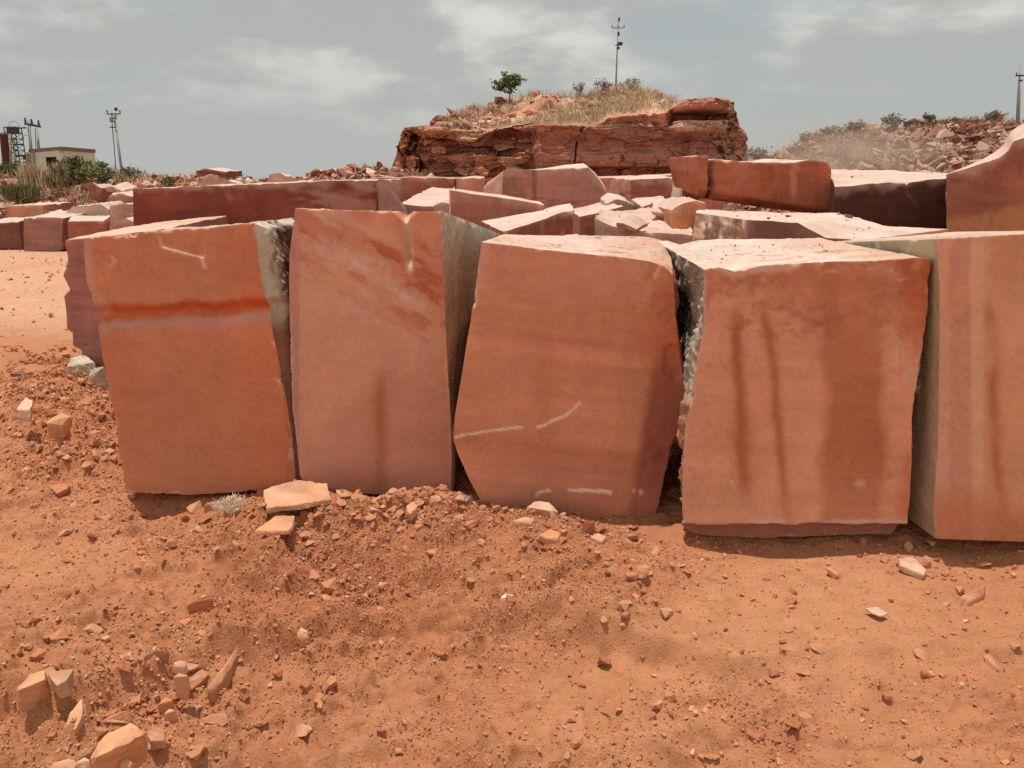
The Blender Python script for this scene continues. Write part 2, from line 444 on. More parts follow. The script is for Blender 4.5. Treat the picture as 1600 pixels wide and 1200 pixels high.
def c3(fn, px, py, P, u, v, w):
    C = stone_col(P, (.61, .238, .137), 21, .03, .04)
    n = fbm(P * 4, 4, 23); nf = fbm(P * 30, 4, 24)
    if fn == 'front':
        yl = py - .12 * px
        lay = fbm(np.stack([yl * .045, px * .002, px * 0], -1), 4, 25, .6)
        C = C * (1 + .22 * lay)[..., None]
        C = mixc(C, (.60, .26, .165), .6 * (1 - sm(0, 8, yl - (455 - .12 * 740) - 4 * n)))
        C = mixc(C, (.50, .165, .085), .5 * band(yl, 700 - .12 * 860, 16 + 4 * n))
        C = mixc(C, (.47, .15, .075), .35 * band(px, 850, 22) * sm(460, 560, py))
        C = mixc(C, (.60, .155, .075), .7 * sm(985, 1050, px + 30 * n) * (1 - sm(560, 660, py)))
        edge = 1022 - .16 * np.clip(py - 560, 0, 400)
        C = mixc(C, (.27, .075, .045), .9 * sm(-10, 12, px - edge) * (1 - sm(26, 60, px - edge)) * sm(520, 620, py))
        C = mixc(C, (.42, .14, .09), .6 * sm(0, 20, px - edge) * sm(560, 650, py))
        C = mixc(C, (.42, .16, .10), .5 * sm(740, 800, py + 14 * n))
        w1 = [(712, 683), (724, 679), (742, 678), (765, 673), (790, 670), (816, 667)]
        w2 = [(838, 667), (851, 665), (866, 656), (884, 649), (897, 638), (906, 629)]
        w3 = [(838, 774), (842, 769), (858, 766)]
        w4 = [(890, 766), (915, 766), (950, 768), (954, 770)]
        dd = np.minimum(np.minimum(polyd(px, py, w1) * 1.25, polyd(px, py, w2)), np.minimum(polyd(px, py, w3), polyd(px, py, w4) * .8))
        C = mixc(C, (.80, .58, .44), .95 * (1 - sm(1.1, 3.0, dd + 1.2 * nf)) * sm(-.55, -.2, fbm(np.stack([px * .09, py * .09, px * 0], -1), 2, 29)))
        C = mixc(C, (.74, .5, .38), .6 * (1 - sm(2, 5, np.minimum(np.hypot(px - 990, py - 767), np.hypot(px - 1002, py - 769)) + 2 * nf)))
        C = mixc(C, (.66, .36, .25), .5 * (1 - sm(4, 16, polyd(px, py, [(752, 384), (748, 440)]) + 5 * nf)))
        C = mixc(C, (.30, .09, .05), .6 * sm(.45, .62, nf) * sm(940, 980, px) * (1 - sm(460, 540, py)))
    elif fn == 'top':
        C = stone_col(P, (.61, .435, .35), 26, .06, .10, (.9, .1, .1), 7)
        C = mixc(C, (.54, .28, .175), .75 * sm(.55, .95, u + .25 * n))
        C = mixc(C, (.42, .18, .085), .8 * sm(.12, .4, fbm(P * np.array([4, 16, 4]), 5, 28, .6)) * band(w, .25, .3))
        C = mixc(C, (.14, .06, .035), .7 * sm(.42, .5, fbm(P * np.array([14, 24, 9]), 4, 281, .6)))
    elif fn == 'right':
        C = stone_col(P, (.46, .14, .08), 27, .1, .2)
    elif fn == 'left':
        C = stone_col(P, (.52, .25, .16), 27, .1, .15)
    return C

def f3(px, py, P):
    return .018 * sm(.1, .5, fbm(P * 6, 4, 33)) * sm(985, 1035, px) + .010 * fbm(P * 3, 3, 34) * sm(985, 1035, px) \
        + .03 * sm(0, 60, px - (1040 - .16 * np.clip(py - 560, 0, 400))) * sm(540, 680, py)

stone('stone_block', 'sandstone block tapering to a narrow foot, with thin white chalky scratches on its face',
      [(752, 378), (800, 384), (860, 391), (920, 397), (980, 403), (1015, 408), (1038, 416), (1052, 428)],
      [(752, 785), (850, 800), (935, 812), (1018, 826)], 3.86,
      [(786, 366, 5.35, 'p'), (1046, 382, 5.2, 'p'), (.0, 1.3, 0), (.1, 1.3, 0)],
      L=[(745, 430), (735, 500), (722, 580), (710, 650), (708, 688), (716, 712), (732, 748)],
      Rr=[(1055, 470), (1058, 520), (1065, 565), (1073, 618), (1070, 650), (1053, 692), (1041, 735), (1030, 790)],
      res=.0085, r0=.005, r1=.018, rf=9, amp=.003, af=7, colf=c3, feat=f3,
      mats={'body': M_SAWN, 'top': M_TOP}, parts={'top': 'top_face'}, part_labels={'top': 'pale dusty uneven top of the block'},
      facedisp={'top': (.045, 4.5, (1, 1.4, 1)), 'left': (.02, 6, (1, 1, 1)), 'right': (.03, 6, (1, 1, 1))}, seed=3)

def c4(fn, px, py, P, u, v, w):
    C = stone_col(P, (.65, .297, .18), 41, .03, .05)
    n = fbm(P * 4, 4, 43); nf = fbm(P * 24, 5, 44, .6)
    if fn == 'front':
        px0 = px; px = px + 9 * fbm(np.stack([py * .014, px * .02, px * 0], -1), 4, 143, .6) + 5 * nf * fbm(P * 9, 3, 144)
        lay = fbm(np.stack([py * .05, px * .003, px * 0], -1), 4, 45, .6)
        C = C * (1 + .12 * lay)[..., None]
        drip = 474 + 60 * fbm(np.stack([px * .014, px * 0, px * 0], -1), 4, 46) + 34 * n + 18 * band(px, 1330, 70)
        mot = fbm(np.stack([px * .035, py * .05, px * 0], -1), 5, 147, .65)
        C = mixc(C, (.39, .098, .048), np.clip(.62 + .9 * mot, .1, .95) * (1 - sm(-16, 16, py - drip + 46 * nf + 30 * mot)))
        C = mixc(C, (.39, .10, .05), .6 * sm(.2, .34, fbm(np.stack([(px + py) * .03, (py - px * .3) * .06, px * 0], -1), 5, 148, .65)) * (1 - sm(500, 560, py)))
        C = mixc(C, (.56, .23, .13), .5 * (1 - sm(430, 560, py + 40 * n)))
        C = mixc(C, (.38, .10, .045), .75 * sm(1392, 1412, px + 14 * nf) * (1 - sm(430, 500, py + 40 * nf)))
        C = mixc(C, (.52, .15, .065), .7 * sm(1405, 1440, px + 25 * n) * (1 - sm(520, 600, py)))
        s1 = 1150 + .055 * (py - 470); s2 = 1196 + .10 * (py - 470)
        g = sm(462, 510, py)
        C = mixc(C, (.36, .105, .042), .85 * band(px, s1 + 2 * n, 9 + .012 * (py - 470)) * g * (1 - sm(740, 800, py)))
        C = mixc(C, (.38, .115, .046), .8 * band(px, s2 + 2 * n, 9) * g * (1 - .5 * sm(720, 810, py)))
        C = mixc(C, (.39, .12, .052), .8 * sm(1270, 1300, px + 18 * n) * (1 - sm(1368, 1392, px + 8 * n)) * sm(440, 600, py + 40 * n) * (1 - .35 * sm(700, 800, py)))
        C = mixc(C, (.50, .16, .08), .5 * band(px, 1345, 40) * (1 - sm(560, 640, py)) * sm(420, 460, py))
        C = mixc(C, (.56, .16, .07), .7 * sm(1398, 1420, px + 6 * n) * sm(680, 730, py))
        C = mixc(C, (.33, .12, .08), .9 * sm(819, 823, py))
        C = mixc(C, (.72, .50, .39), .7 * band(py, 817 + 2 * nf, 4.5) * sm(-.2, .25, fbm(np.stack([px * .02, px * 0, px * 0], -1), 2, 47)))
        C = mixc(C, PALE, .6 * (1 - sm(3, 8, np.hypot((px - 1345) * .8, py - 755) + 2 * nf)))
        C = mixc(C, PALE, .5 * (1 - sm(1, 3.5, polyd(px, py, [(1405, 535), (1402, 572)]) + 1.5 * nf)))
        C = mixc(C, (.62, .36, .26), .6 * (1 - sm(8, 16, np.hypot((px - 1424), (py - 585) * .8) + 4 * nf)))
        C = mixc(C, PALE, .5 * (1 - sm(1, 3, polyd(px, py, [(1146, 752), (1149, 765)]))))
        C = mixc(C, PALE, .75 * (1 - sm(3, 13, polyd(px, py, [(1128, 419), (1150, 427), (1185, 418), (1225, 415), (1240, 411)]) + 5 * nf)))
        C = mixc(C, PALE, .5 * (1 - sm(2, 6, polyd(px, py, [(1099, 430), (1098, 520), (1086, 570), (1078, 630)]) + 3 * nf)))
    elif fn == 'top':
        C = stone_col(P, (.62, .465, .385), 46, .06, .10, (.9, .1, .1), 7)
        C = mixc(C, (.54, .30, .20), .6 * sm(.55, .95, u + .15 * n))
        C = mixc(C, (.46, .24, .11), .85 * sm(.05, .35, fbm(P * np.array([3, 16, 6]), 5, 48, .6)) * band(w - .06 * u, .25, .26))
        C = mixc(C, (.14, .06, .035), .8 * sm(.36, .5, fbm(P * np.array([9, 22, 9]), 4, 481, .6)) * band(w, .5, .35))
        C = mixc(C, (.30, .15, .09), .6 * sm(.45, .6, nf))
    elif fn == 'left':
        C = stone_col(P, (.44, .385, .295), 47, .05, .3)
        C = mixc(C, (.24, .17, .11), .7 * sm(.0, .35, fbm(P * np.array([48, 48, 22]), 5, 49, .7)))
        C = mixc(C, (.54, .42, .32), .5 * (1 - sm(.0, .05, w + .03 * nf)))
        C = mixc(C, (.40, .19, .11), .85 * sm(.42, .56, v + .08 * n))
    elif fn == 'right':
        C = stone_col(P, (.40, .17, .10), 48, .1, .2)
    return C

def f4(px, py, P):
    und = .075 * sm(818, 826, py + 3 * fbm(np.stack([px * .03, px * 0, px * 0], -1), 3, 50))     # the foot is cut back
    spall = .012 * sm(.05, .4, fbm(P * 5, 4, 51)) * (1 - sm(430, 500, py))
    return und + spall + .05 * (1 - sm(1100, 1112, px - 40 * sm(470, 560, py) * -1)) * 0

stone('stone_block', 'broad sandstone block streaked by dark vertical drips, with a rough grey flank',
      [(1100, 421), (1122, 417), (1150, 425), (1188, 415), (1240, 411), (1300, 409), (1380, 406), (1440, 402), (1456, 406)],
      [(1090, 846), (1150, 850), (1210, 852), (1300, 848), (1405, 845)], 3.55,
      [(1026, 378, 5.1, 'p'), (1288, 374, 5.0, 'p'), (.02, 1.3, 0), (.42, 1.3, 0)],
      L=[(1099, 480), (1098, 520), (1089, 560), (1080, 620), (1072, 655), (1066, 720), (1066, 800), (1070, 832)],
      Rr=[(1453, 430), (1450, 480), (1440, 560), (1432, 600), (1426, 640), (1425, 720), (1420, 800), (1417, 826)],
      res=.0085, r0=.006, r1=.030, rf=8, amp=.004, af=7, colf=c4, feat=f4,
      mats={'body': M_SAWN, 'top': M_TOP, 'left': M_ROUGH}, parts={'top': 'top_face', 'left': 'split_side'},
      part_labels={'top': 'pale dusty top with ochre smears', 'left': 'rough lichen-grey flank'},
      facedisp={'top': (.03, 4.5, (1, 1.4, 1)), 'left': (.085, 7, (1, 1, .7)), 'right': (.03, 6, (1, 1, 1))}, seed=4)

def c5(fn, px, py, P, u, v, w):
    C = stone_col(P, (.645, .315, .185), 61, .02, .05)
    n = fbm(P * 4, 4, 63); nf = fbm(P * 24, 5, 64, .6); ng = fbm(P * 60, 3, 65)
    if fn == 'front':
        C = mixc(C, (.52, .22, .165), .75 * sm(1478, 1488, px + 8 * nf) * (1 - sm(1514, 1520, px + 5 * n)) * (.75 + .6 * ng))
        C = mixc(C, (.60, .30, .21), .6 * (1 - sm(1474, 1482, px)))
        C = mixc(C, (.68, .38, .25), .6 * sm(1516, 1522, px) * (1 - sm(1534, 1540, px)))
        C = mixc(C, (.55, .21, .11), .45 * sm(1538, 1560, px) * (1 - sm(380, 520, py)))
        C = mixc(C, (.45, .15, .06), (.5 + .5 * n) * 1.2 * band(px + 8 * n + 4 * nf, 1547 + .055 * (py - 450), 9) * sm(440, 500, py))
        C = mixc(C, (.52, .165, .07), .65 * sm(745, 800, py + 24 * n - .14 * (px - 1480)))
        C = mixc(C, (.34, .11, .05), .4 * sm(.3, .55, nf) * sm(790, 830, py))
    elif fn == 'left':
        C = stone_col(P, (.47, .41, .27), 66, .05, .12)
        C = mixc(C, (.50, .34, .23), .7 * sm(.25, .6, v))
        C = mixc(C, (.66, .55, .42), .7 * band(w, .43, .02) * (1 - sm(.1, .16, v)))
        C = mixc(C, (.56, .40, .30), .5 * (1 - sm(.0, .05, w)))
    elif fn == 'top':
        C = stone_col(P, (.55, .375, .29), 67, .05, .1)
    return C

stone('stone_block', 'sandstone block with a mauve vertical stripe and a smooth olive-grey flank',
      [(1463, 373), (1530, 369), (1610, 365), (1700, 361), (1812, 356)],
      [(1462, 842), (1530, 845), (1650, 848), (1800, 850)], 3.5,
      [(1290, 379, 5.3, 'p'), (1500, 362, 5.2, 'p'), (.0, 1.4, 0), (-.12, 1.7, 0)],
      L=[(1468, 450), (1468, 560), (1466, 700), (1458, 800)], Rr=[(1800, 600)],
      res=.0095, r0=.006, r1=.014, rf=9, amp=.002, af=7, colf=c5,
      mats={'body': M_SAWN, 'top': M_TOP, 'left': M_SAWN}, parts={'top': 'top_face', 'left': 'sawn_flank'},
      part_labels={'left': 'smooth olive-grey flank facing the gap'},
      facedisp={'top': (.012, 6, (1, 1, 1)), 'left': (.012, 4, (1, 1, 1))}, seed=5)

# ------------------------------------------------------------------ blocks lying behind the row
def cf(base, top=None, sides=None, strata=.1, mott=.14, sfreq=14., seed=0, extra=None, sdir=(.15, .1, 1.)):
    def f(fn, px, py, P, u, v, w):
        c = stone_col(P, base, seed, strata, mott, sdir, sfreq)
        if fn == 'front':
            st = fbm(np.stack([px * .13 + 2 * fbm(P * 1.5, 3, seed + 19), py * .012, px * 0], -1), 4, seed + 7, .6); bd = fbm(np.stack([(py + .08 * px) * .22, px * .006, px * 0], -1), 4, seed + 8, .65)
            c = c * (1 + .24 * st * sm(-.1, .4, fbm(P * 1.1, 3, seed + 18)) + .20 * bd)[..., None]
            c = mixc(c, (.52, .31, .235), .32 * sm(.28, .5, fbm(P * 3.1, 5, seed + 13, .62)) * sm(-.2, .3, fbm(P * .9, 2, seed + 15)))
            c = mixc(c, c * .5, .6 * (1 - sm(.005, .02, np.abs(fbm(P * np.array([.9, .9, 1.4]), 4, seed + 14)))) * sm(.0, .3, fbm(P * .8, 2, seed + 16)))
            c = mixc(c, (.55, .35, .27), .5 * (1 - sm(.0, .05, v * 1. + .10 * fbm(P * 4, 4, seed + 17))))
        if fn == 'top': c = stone_col(P, top or (.60, .43, .345), seed + 1, .04, .12)
        elif fn in ('left', 'right') and sides and fn in sides: c = stone_col(P, sides[fn], seed + 2, strata, mott, sdir, sfreq)
        if fn == 'front' and extra: c = extra(c, px, py, P)
        return c
    return f

def blk(label, T, B, Y, back, base=(.42, .15, .10), top=None, sides=None, res=.035, seed=0, name='stone_block', strata=.1, mott=.14, sfreq=14.,
        extra=None, topfd=.02, topres=True, sdir=(.15, .1, 1.), **k):
    fd = k.pop('facedisp', {}); fd.setdefault('top', (topfd, 2.5, (1, 1, 1)))
    kw = dict(r0=.010, r1=.085, rf=2.8, amp=.014, af=3.)
    kw.update(k)
    return stone(name, label, T, B, Y, back, res=res, seed=seed, colf=cf(base, top, sides, strata, mott, sfreq, seed, extra, sdir), facedisp=fd,
                 parts={'top': 'top_face'}, mats={'top': M_TOP}, **kw)

def red_extra(c, px, py, P):
    n = fbm(P * np.array([1.2, 1, 6]), 5, 71, .6)
    k = sm(400, 520, px)
    c = mixc(c, (.46, .19, .13), .5 * k * sm(.05, .35, n))
    return mixc(c, (.50, .26, .20), .6 * k * sm(.25, .4, fbm(np.stack([(px - py * 3) * .01, (py + px * -.12) * .09, px * 0], -1), 4, 72)))

blk('long dark red sandstone block with a straight sawn face and nicked upper edge',
    [(207, 296), (262, 292), (340, 289), (470, 284), (545, 281), (588, 281)], [(216, gpy(8.4)), (590, gpy(8.4))], 8.4, (0, 2.0, .02),
    base=(.235, .06, .038), extra=red_extra, sides={'right': (.44, .24, .19)}, seed=70, r1=.09, rf=5, strata=.05)
blk('mauve wedge of sandstone leaning at the end of the long dark red block',
    [(590, 282), (604, 290), (619, 304)], [(597, gpy(8.2)), (631, gpy(8.2))], 8.2, (.02, .5, -.12), base=(.38, .19, .155), top=(.42, .24, .19), seed=73, strata=.03, Rr=[(624, 318), (627, 330)], r1=.02)
blk('mauve block with ledged broken layers down its edge, behind the grooved block',
    [(100, 374), (128, 371), (170, 367), (240, 362)], [(126, gpy(6.7, -.05)), (250, gpy(6.7, -.05))], 6.7, (.1, 1.5, .07), base=(.34, .15, .12), top=(.62, .38, .28), seed=74,
    L=[(104, 400), (98, 430), (110, 454), (101, 463), (103, 490), (104, 514), (114, 520), (114, 540), (127, 546), (128, 562)], res=.02, strata=.12, sfreq=22., r0=.01, r1=.03)
blk('pale flat-topped slab in the gap beside the mauve wedge',
    [(624, 318), (650, 321), (690, 322), (700, 318)], [(622, gpy(8.9)), (702, gpy(8.9))], 8.9, [(.1, 2.6, .17), (-.1, 2.6, .17), (0, 2.6, 0), (0, 2.6, 0)], base=(.42, .19, .13), top=(0.605, 0.437, 0.353), seed=75)
blk('brown sawn slab sloping down towards the pale tilted slab',
    [(704, 298), (770, 307), (850, 319)], [(704, gpy(7.9)), (860, gpy(7.9))], 7.9, [(-.09, .9, .02), (0, 1.2, 0), (0, 1.2, 0), (-.09, 1, 0)], base=(.43, .17, .105), sides={'left': (.58, .38, .30)}, seed=76, r0=.006, r1=.02)  # left end painted paler, as the sun grazes it
def drips(c, px, py, P):
    return mixc(c, (.62, .42, .34), .8 * sm(.2, .45, fbm(np.stack([px * .09, py * .01, px * 0], -1), 3, 78)))
blk('tilted slab with a pale top and white drips down its dark red edge',
    [(786, 361), (815, 352), (850, 343), (880, 331), (898, 327)], [(786, gpy(5.9)), (908, gpy(6.4))], 6.2, [(752, 346, 7.4, 'p'), (892, 317, 8.2, 'p'), (0, 1.4, 0), (-.1, 1.4, 0)],
    base=(.28, .09, .055), top=(0.616, 0.454, 0.370), extra=drips, seed=77, res=.025, r1=.03)
def kerf(c, px, py, P):
    c = mixc(c, (.24, .075, .05), .85 * band(px, 835, 3.2))
    return mixc(c, (.30, .11, .075), .6 * (1 - sm(1, 2.5, np.minimum(polyd(px, py, [(785, 278), (835, 284)]), polyd(px, py, [(784, 300), (835, 309), (905, 318)])))))
blk('big upright block with sawn tan face and one dark vertical kerf, below the cliff',
    [(786, 266), (800, 263), (840, 265), (880, 263), (920, 262), (936, 279), (949, 300)], [(783, gpy(12.)), (945, gpy(12.))], 12., [(755, 291, 13.2, 'p'), (.1, 1.6, .14), (0, 1.6, 0), (-.3, 1.6, 0)], bpow=.35,
    base=(.47, .20, .14), top=(0.616, 0.454, 0.370), sides={'left': (.55, .30, .23), 'right': (.62, .40, .32)}, extra=kerf, seed=79, Rr=[(947, 328)], L=[(784, 310)], r0=.02, r1=.04, strata=.04)  # paler left and right sides hold sunlight in their colour
blk('small banded block with a pale top set before the foot of the cliff',
    [(985, 281), (1020, 279), (1052, 278)], [(985, gpy(12.5)), (1052, gpy(12.5))], 12.5, [(-.15, 1.2, .04), (0, 1.2, .06), (0, 1, 0), (-.3, 1, 0)],
    base=(.36, .12, .08), sides={'left': (.50, .25, .18)}, strata=.35, sfreq=26., seed=80)  # left side lightened in colour for the grazing sun
blk('pale square-topped block wedged beside the notched red block',
    [(1065, 292), (1078, 290), (1092, 287)], [(1064, gpy(9.6)), (1094, gpy(9.6))], 9.6, [(1052, 272, 11.0, 'p'), (1092, 270, 11.0, 'p'), (0, 1.2, 0), (-.1, 1.2, 0)],
    base=(.42, .17, .11), sides={'left': (.66, .45, .36)}, top=(0.627, 0.482, 0.403), seed=81)  # sunlit left face painted pale
def I_col(c, px, py, P):
    c = mixc(c, (.58, .27, .17), .6 * sm(.3, .5, fbm(np.stack([px * .05, py * .02, px * 0], -1), 4, 83)) * sm(1200, 1240, px))
    c = mixc(c, (.28, .085, .05), .75 * sm(0, 4, py - (297 + (px - 1112) * .17)) * (1 - sm(6, 9, py - (297 + (px - 1112) * .17))))
    return mixc(c, (.12, .04, .025), .8 * (1 - sm(2, 4, np.abs(px - 1112))))
def I_feat(px, py, P):
    cut = (py - (302 + (px - 1112) * .17))
    return .35 * (1 - sm(2, 4, np.abs(px - 1112 + .0 * py))) + .30 * sm(-4, 18, cut)
blk('tilted red block with a deep vertical cleft near its end, propped over a flat slab',
    [(1090, 243), (1104, 242), (1112, 250), (1120, 247), (1150, 251), (1180, 254), (1240, 254), (1262, 250), (1289, 252), (1300, 258)],
    [(1094, 308), (1112, 312), (1200, 326), (1262, 334), (1292, 338)], 8.1, [(.0, 1.5, .02), (.0, 1.5, .06), (0, 1.3, .1), (0, 1.3, .1)],
    base=(.40, .115, .06), top=(.66, .44, .34), sides={'right': (.55, .34, .27)}, extra=I_col, feat=I_feat, seed=82, res=.022, r0=.015, r1=.05, strata=.04,
    L=[(1089, 270)], Rr=[(1300, 300), (1298, 332)])
def J_col(c, px, py, P):
    return mixc(c, (.06, .03, .022), .6 * sm(0, .4, fbm(P * 5, 4, 85)) * (1 - sm(1325, 1350, px)))
blk('dark brown weathered block beneath a pale uneven top, beside the tilted red block',
    [(1302, 291), (1330, 290), (1370, 287), (1420, 283), (1479, 279)], [(1306, gpy(7.6)), (1482, gpy(7.6))], 7.6, [(1296, 262, 9.6, 'p'), (1484, 270, 9.2, 'p'), (0, 1.5, 0), (0, 1.5, 0)],
    base=(.12, .045, .030), top=(0.605, 0.431, 0.347), extra=J_col, seed=84, res=.025, r1=.07, amp=.02, topfd=.05)
def K_col(c, px, py, P):
    n = fbm(P * 3, 4, 87)
    c = mixc(c, (.46, .21, .10), .75 * sm(0, 14, py - (338 - (px - 1490) * .24) + 14 * n))
    return mixc(c, (.24, .10, .07), .5 * band(px, 1553 + .25 * (330 - py), 2.5))
blk('huge brown block with a sloping top edge and ochre stain low on its face',
    [(1479, 272), (1512, 262), (1545, 252), (1562, 246), (1575, 237), (1583, 222), (1600, 216), (1660, 196)], [(1481, gpy(6.1)), (1660, gpy(6.1))], 6.1,
    [(1483, 271, 7.6, 'p'), (1660, 150, 7.4, 'p'), (0.3, 1.4, 0), (1485, gpy(7.6), 7.6, 'p')], bpow=1.6, base=(.31, .12, .075), top=(0.594, 0.420, 0.330), extra=K_col, seed=86, res=.025, r0=.01, r1=.04)
def L_col(c, px, py, P):
    return mixc(c, (.20, .06, .045), .85 * sm(1160, 1168, px))  # shade painted dark beyond the flutes; the sunlit end keeps the pale base
def L_feat(px, py, P):
    return (.13 * fbm(np.stack([px * .26, py * .03, px * 0], -1), 4, 89, .6) - .02) * (1 - sm(1158, 1170, px))
blk('broad flat slab with a fluted broken end and loose red lumps on its pale top',
    [(1086, 331), (1120, 336), (1165, 345), (1210, 346), (1248, 348), (1290, 372), (1340, 376)], [(1080, gpy(5.2, .3), 5.2), (1165, gpy(5.35, .3), 5.35), (1180, gpy(5.6, .3), 5.6), (1340, gpy(5.4, .3), 5.4)], 5.6,
    [(1096, 325, 8.6, 'p'), (1484, 356, 5.9, 'p'), (.6, 1.2, 0), (.1, 2.4, 0)], base=(.60, .36, .25), top=(0.605, 0.437, 0.347), extra=L_col, feat=L_feat, seed=88, res=.02, r0=.008, r1=.02, topfd=.03)
blk('flat pale slab lying in the middle of the rubble before the banded block',
    [(930, 341), (955, 352), (1000, 360), (1085, 366)], [(930, gpy(6.6)), (1090, gpy(6.6))], 6.6, [(938, 327, 8.8, 'p'), (1062, 317, 9.6, 'p'), (0, 1.6, 0), (0, 1.6, 0)],
    base=(.56, .34, .24), top=(0.605, 0.403, 0.308), seed=90, res=.025, topfd=.06, amp=.02)
blk('ochre-brown broken chunk jammed against the fluted end of the flat slab',
    [(1050, 330), (1066, 318), (1085, 312), (1100, 318)], [(1056, gpy(7.2)), (1104, gpy(7.2))], 7.2, (.0, .9, .02), base=(.47, .20, .10), seed=92, res=.025, amp=.03, r1=.08)
blk('thin shelf of sandstone in the shade under the big upright block',
    [(905, 338), (930, 334), (975, 322)], [(905, gpy(9.5)), (980, gpy(9.5))], 9.5, (0, 2.0, .02), base=(.40, .15, .10), seed=93)

for lab_, T_, B_, Y_, bk_, bs_, sd_ in (
    ('dark wedge-shaped sliver lying on the far edge of the flat pale slab', [(1028, 324), (1044, 318), (1060, 321)], [(1030, 332), (1062, 330)], 8.6, (0, .5, .05), (.30, .11, .07), 121),
    ('thin layered shard on the flat pale slab beside the ochre chunk', [(1018, 330), (1036, 333), (1054, 345)], [(1020, 336), (1056, 352)], 7.6, (.1, .5, .06), (.50, .27, .18), 122),
    ('long splinter of stone lying across the near edge of the flat pale slab', [(962, 345), (975, 346), (994, 357)], [(962, 352), (992, 363)], 6.5, (.12, .18, .04), (.42, .22, .15), 123),
    ('pinkish angular lump between the pale flat-topped slab and the brown sawn slab', [(676, 322), (688, 314), (700, 318)], [(676, 336), (702, 336)], 8.3, (0, .4, .04), (.52, .30, .22), 124),
    ('pale broken slab end under the small banded block', [(948, 318), (962, 311), (980, 314), (992, 320)], [(948, 334), (990, 334)], 10.5, (0, .9, .06), (.55, .34, .26), 125),
    ('small tan block half hidden behind the big upright block', [(1000, 322), (1020, 318), (1050, 316)], [(1000, 334), (1050, 332)], 10.0, (0, .8, .08), (.48, .27, .19), 126)):
    blk(lab_, T_, B_, Y_, bk_, base=bs_, seed=sd_, name='stone_slab', cat='stone slab', res=.022, amp=.03, r1=.05, strata=.25)

# low sawn bench at the foot of the cliff
blk('low sawn quarry bench running along the foot of the cliff',
    [(560, 279), (640, 277), (710, 279)], [(560, gpy(20, .2)), (712, gpy(20, .2))], 20, (0, 3.5, .05), base=(.30, .105, .075), top=(.5, .28, .2), seed=94, res=.12, name='quarry_bench', cat='rock bench', r1=.12, amp=.03)
blk('orange-brown squared block ending the low quarry bench',
    [(713, 279), (735, 277), (752, 279)], [(713, gpy(19)), (754, gpy(19))], 19, (0, 2.5, .05), base=(.44, .20, .13), top=(.6, .38, .28), seed=95, res=.08, amp=.03)
blk('striped ledge of quarried rock under the dark overhang of the cliff',
    [(900, 279), (960, 277), (1040, 274), (1130, 272)], [(900, gpy(22, .2)), (1130, gpy(22, .2))], 22, (0, 4, .05), base=(.34, .12, .085), top=(0.616, 0.370, 0.280), strata=.4, sfreq=12., seed=96, res=.12, name='quarry_ledge', cat='rock ledge', r1=.12, amp=.04)

# blocks on the far side of the dusty yard
def yard(label, T, B, Y, back, base, seed, **k):
    k.setdefault('amp', .025); k.setdefault('r1', .10); k.setdefault('res', .05); k.setdefault('topfd', .05)
    return blk(label, T, B, Y, back, base=base, seed=seed, **k)
yard('dark brown block with a pale broken corner at the edge of the dusty yard', [(-40, 350), (10, 348), (30, 345)], [(-40, gpy(21)), (34, gpy(21))], 21, (0, 1.5, .1), (.17, .07, .05), 100)
yard('mauve squared block standing at the edge of the dusty yard', [(36, 341), (60, 339), (98, 341)], [(38, gpy(20.5)), (98, gpy(20.5))], 20.5, (.1, 1.4, .12), (.34, .16, .13), 101, sides={'left': (.5, .3, .24)})
yard('red block with a clean pale slanted top by the dusty yard', [(105, 346), (130, 345), (161, 345), (170, 341)], [(107, gpy(19)), (176, gpy(19))], 19, [(112, 337, 21, 'p'), (176, 334, 21, 'p'), (0, 1.2, 0), (0, 1.2, 0)], (.32, .10, .07), 102)
yard('grey-mauve split block beside the long dark red block', [(172, 322), (190, 318), (209, 319)], [(170, gpy(17.5)), (212, gpy(17.5))], 17.5, (0, 1.4, .05), (.42, .25, .20), 103, strata=.2)
yard('broken slab fragment with mauve ragged edges by the red yard block', [(180, 347), (196, 341), (215, 350)], [(178, gpy(16)), (218, gpy(16))], 16, (0, 1.0, .04), (.36, .19, .15), 104, strata=.3, name='stone_slab', cat='stone slab')
yard('long low orange slab lying under the dry grass clump', [(10, 322), (40, 320), (68, 321)], [(9, 339), (68, 340)], 22.5, (0, 1.5, .06), (.44, .19, .11), 105, name='stone_slab', cat='stone slab')
yard('pale humped boulder lying on top of the yard blocks', [(92, 340), (112, 324), (140, 321), (155, 317), (170, 326)], [(92, 345), (172, 345)], 21.5, (0, 1.4, .05), (.60, .40, .29), 106, name='boulder', cat='boulder', amp=.05)
yard('small pale boulder between the mauve block and the humped boulder', [(65, 341), (74, 331), (86, 338)], [(64, 345), (90, 345)], 22, (0, .7, .05), (.62, .42, .32), 107, name='boulder', cat='boulder', amp=.05)
yard('red-brown boulder on the heap above the flat stacked slabs', [(134, 288), (146, 285), (160, 293)], [(140, 312), (160, 314)], 25, (.2, 1.0, -.1), (.36, .13, .09), 108, name='boulder', cat='boulder', amp=.06)
yard('flat pale slab topping the stack by the long dark red block', [(162, 294), (176, 291), (192, 298)], [(168, 300), (196, 304)], 23, (0, .9, .12), (.46, .27, .21), 109, name='stone_slab', cat='stone slab')
yard('second mauve slab down in the stack by the long dark red block', [(172, 302), (190, 303), (206, 308)], [(166, 320), (210, 322)], 22.6, (0, 1., .08), (.38, .18, .14), 110, name='stone_slab', cat='stone slab', strata=.25)
yard('flat dark red slab lying level on the rubble crest', [(306, 266), (320, 263), (338, 266), (352, 268)], [(307, 276), (352, 277)], 22, (0, 1.4, .04), (.24, .085, .06), 111, name='stone_slab', cat='stone slab', strata=.25)
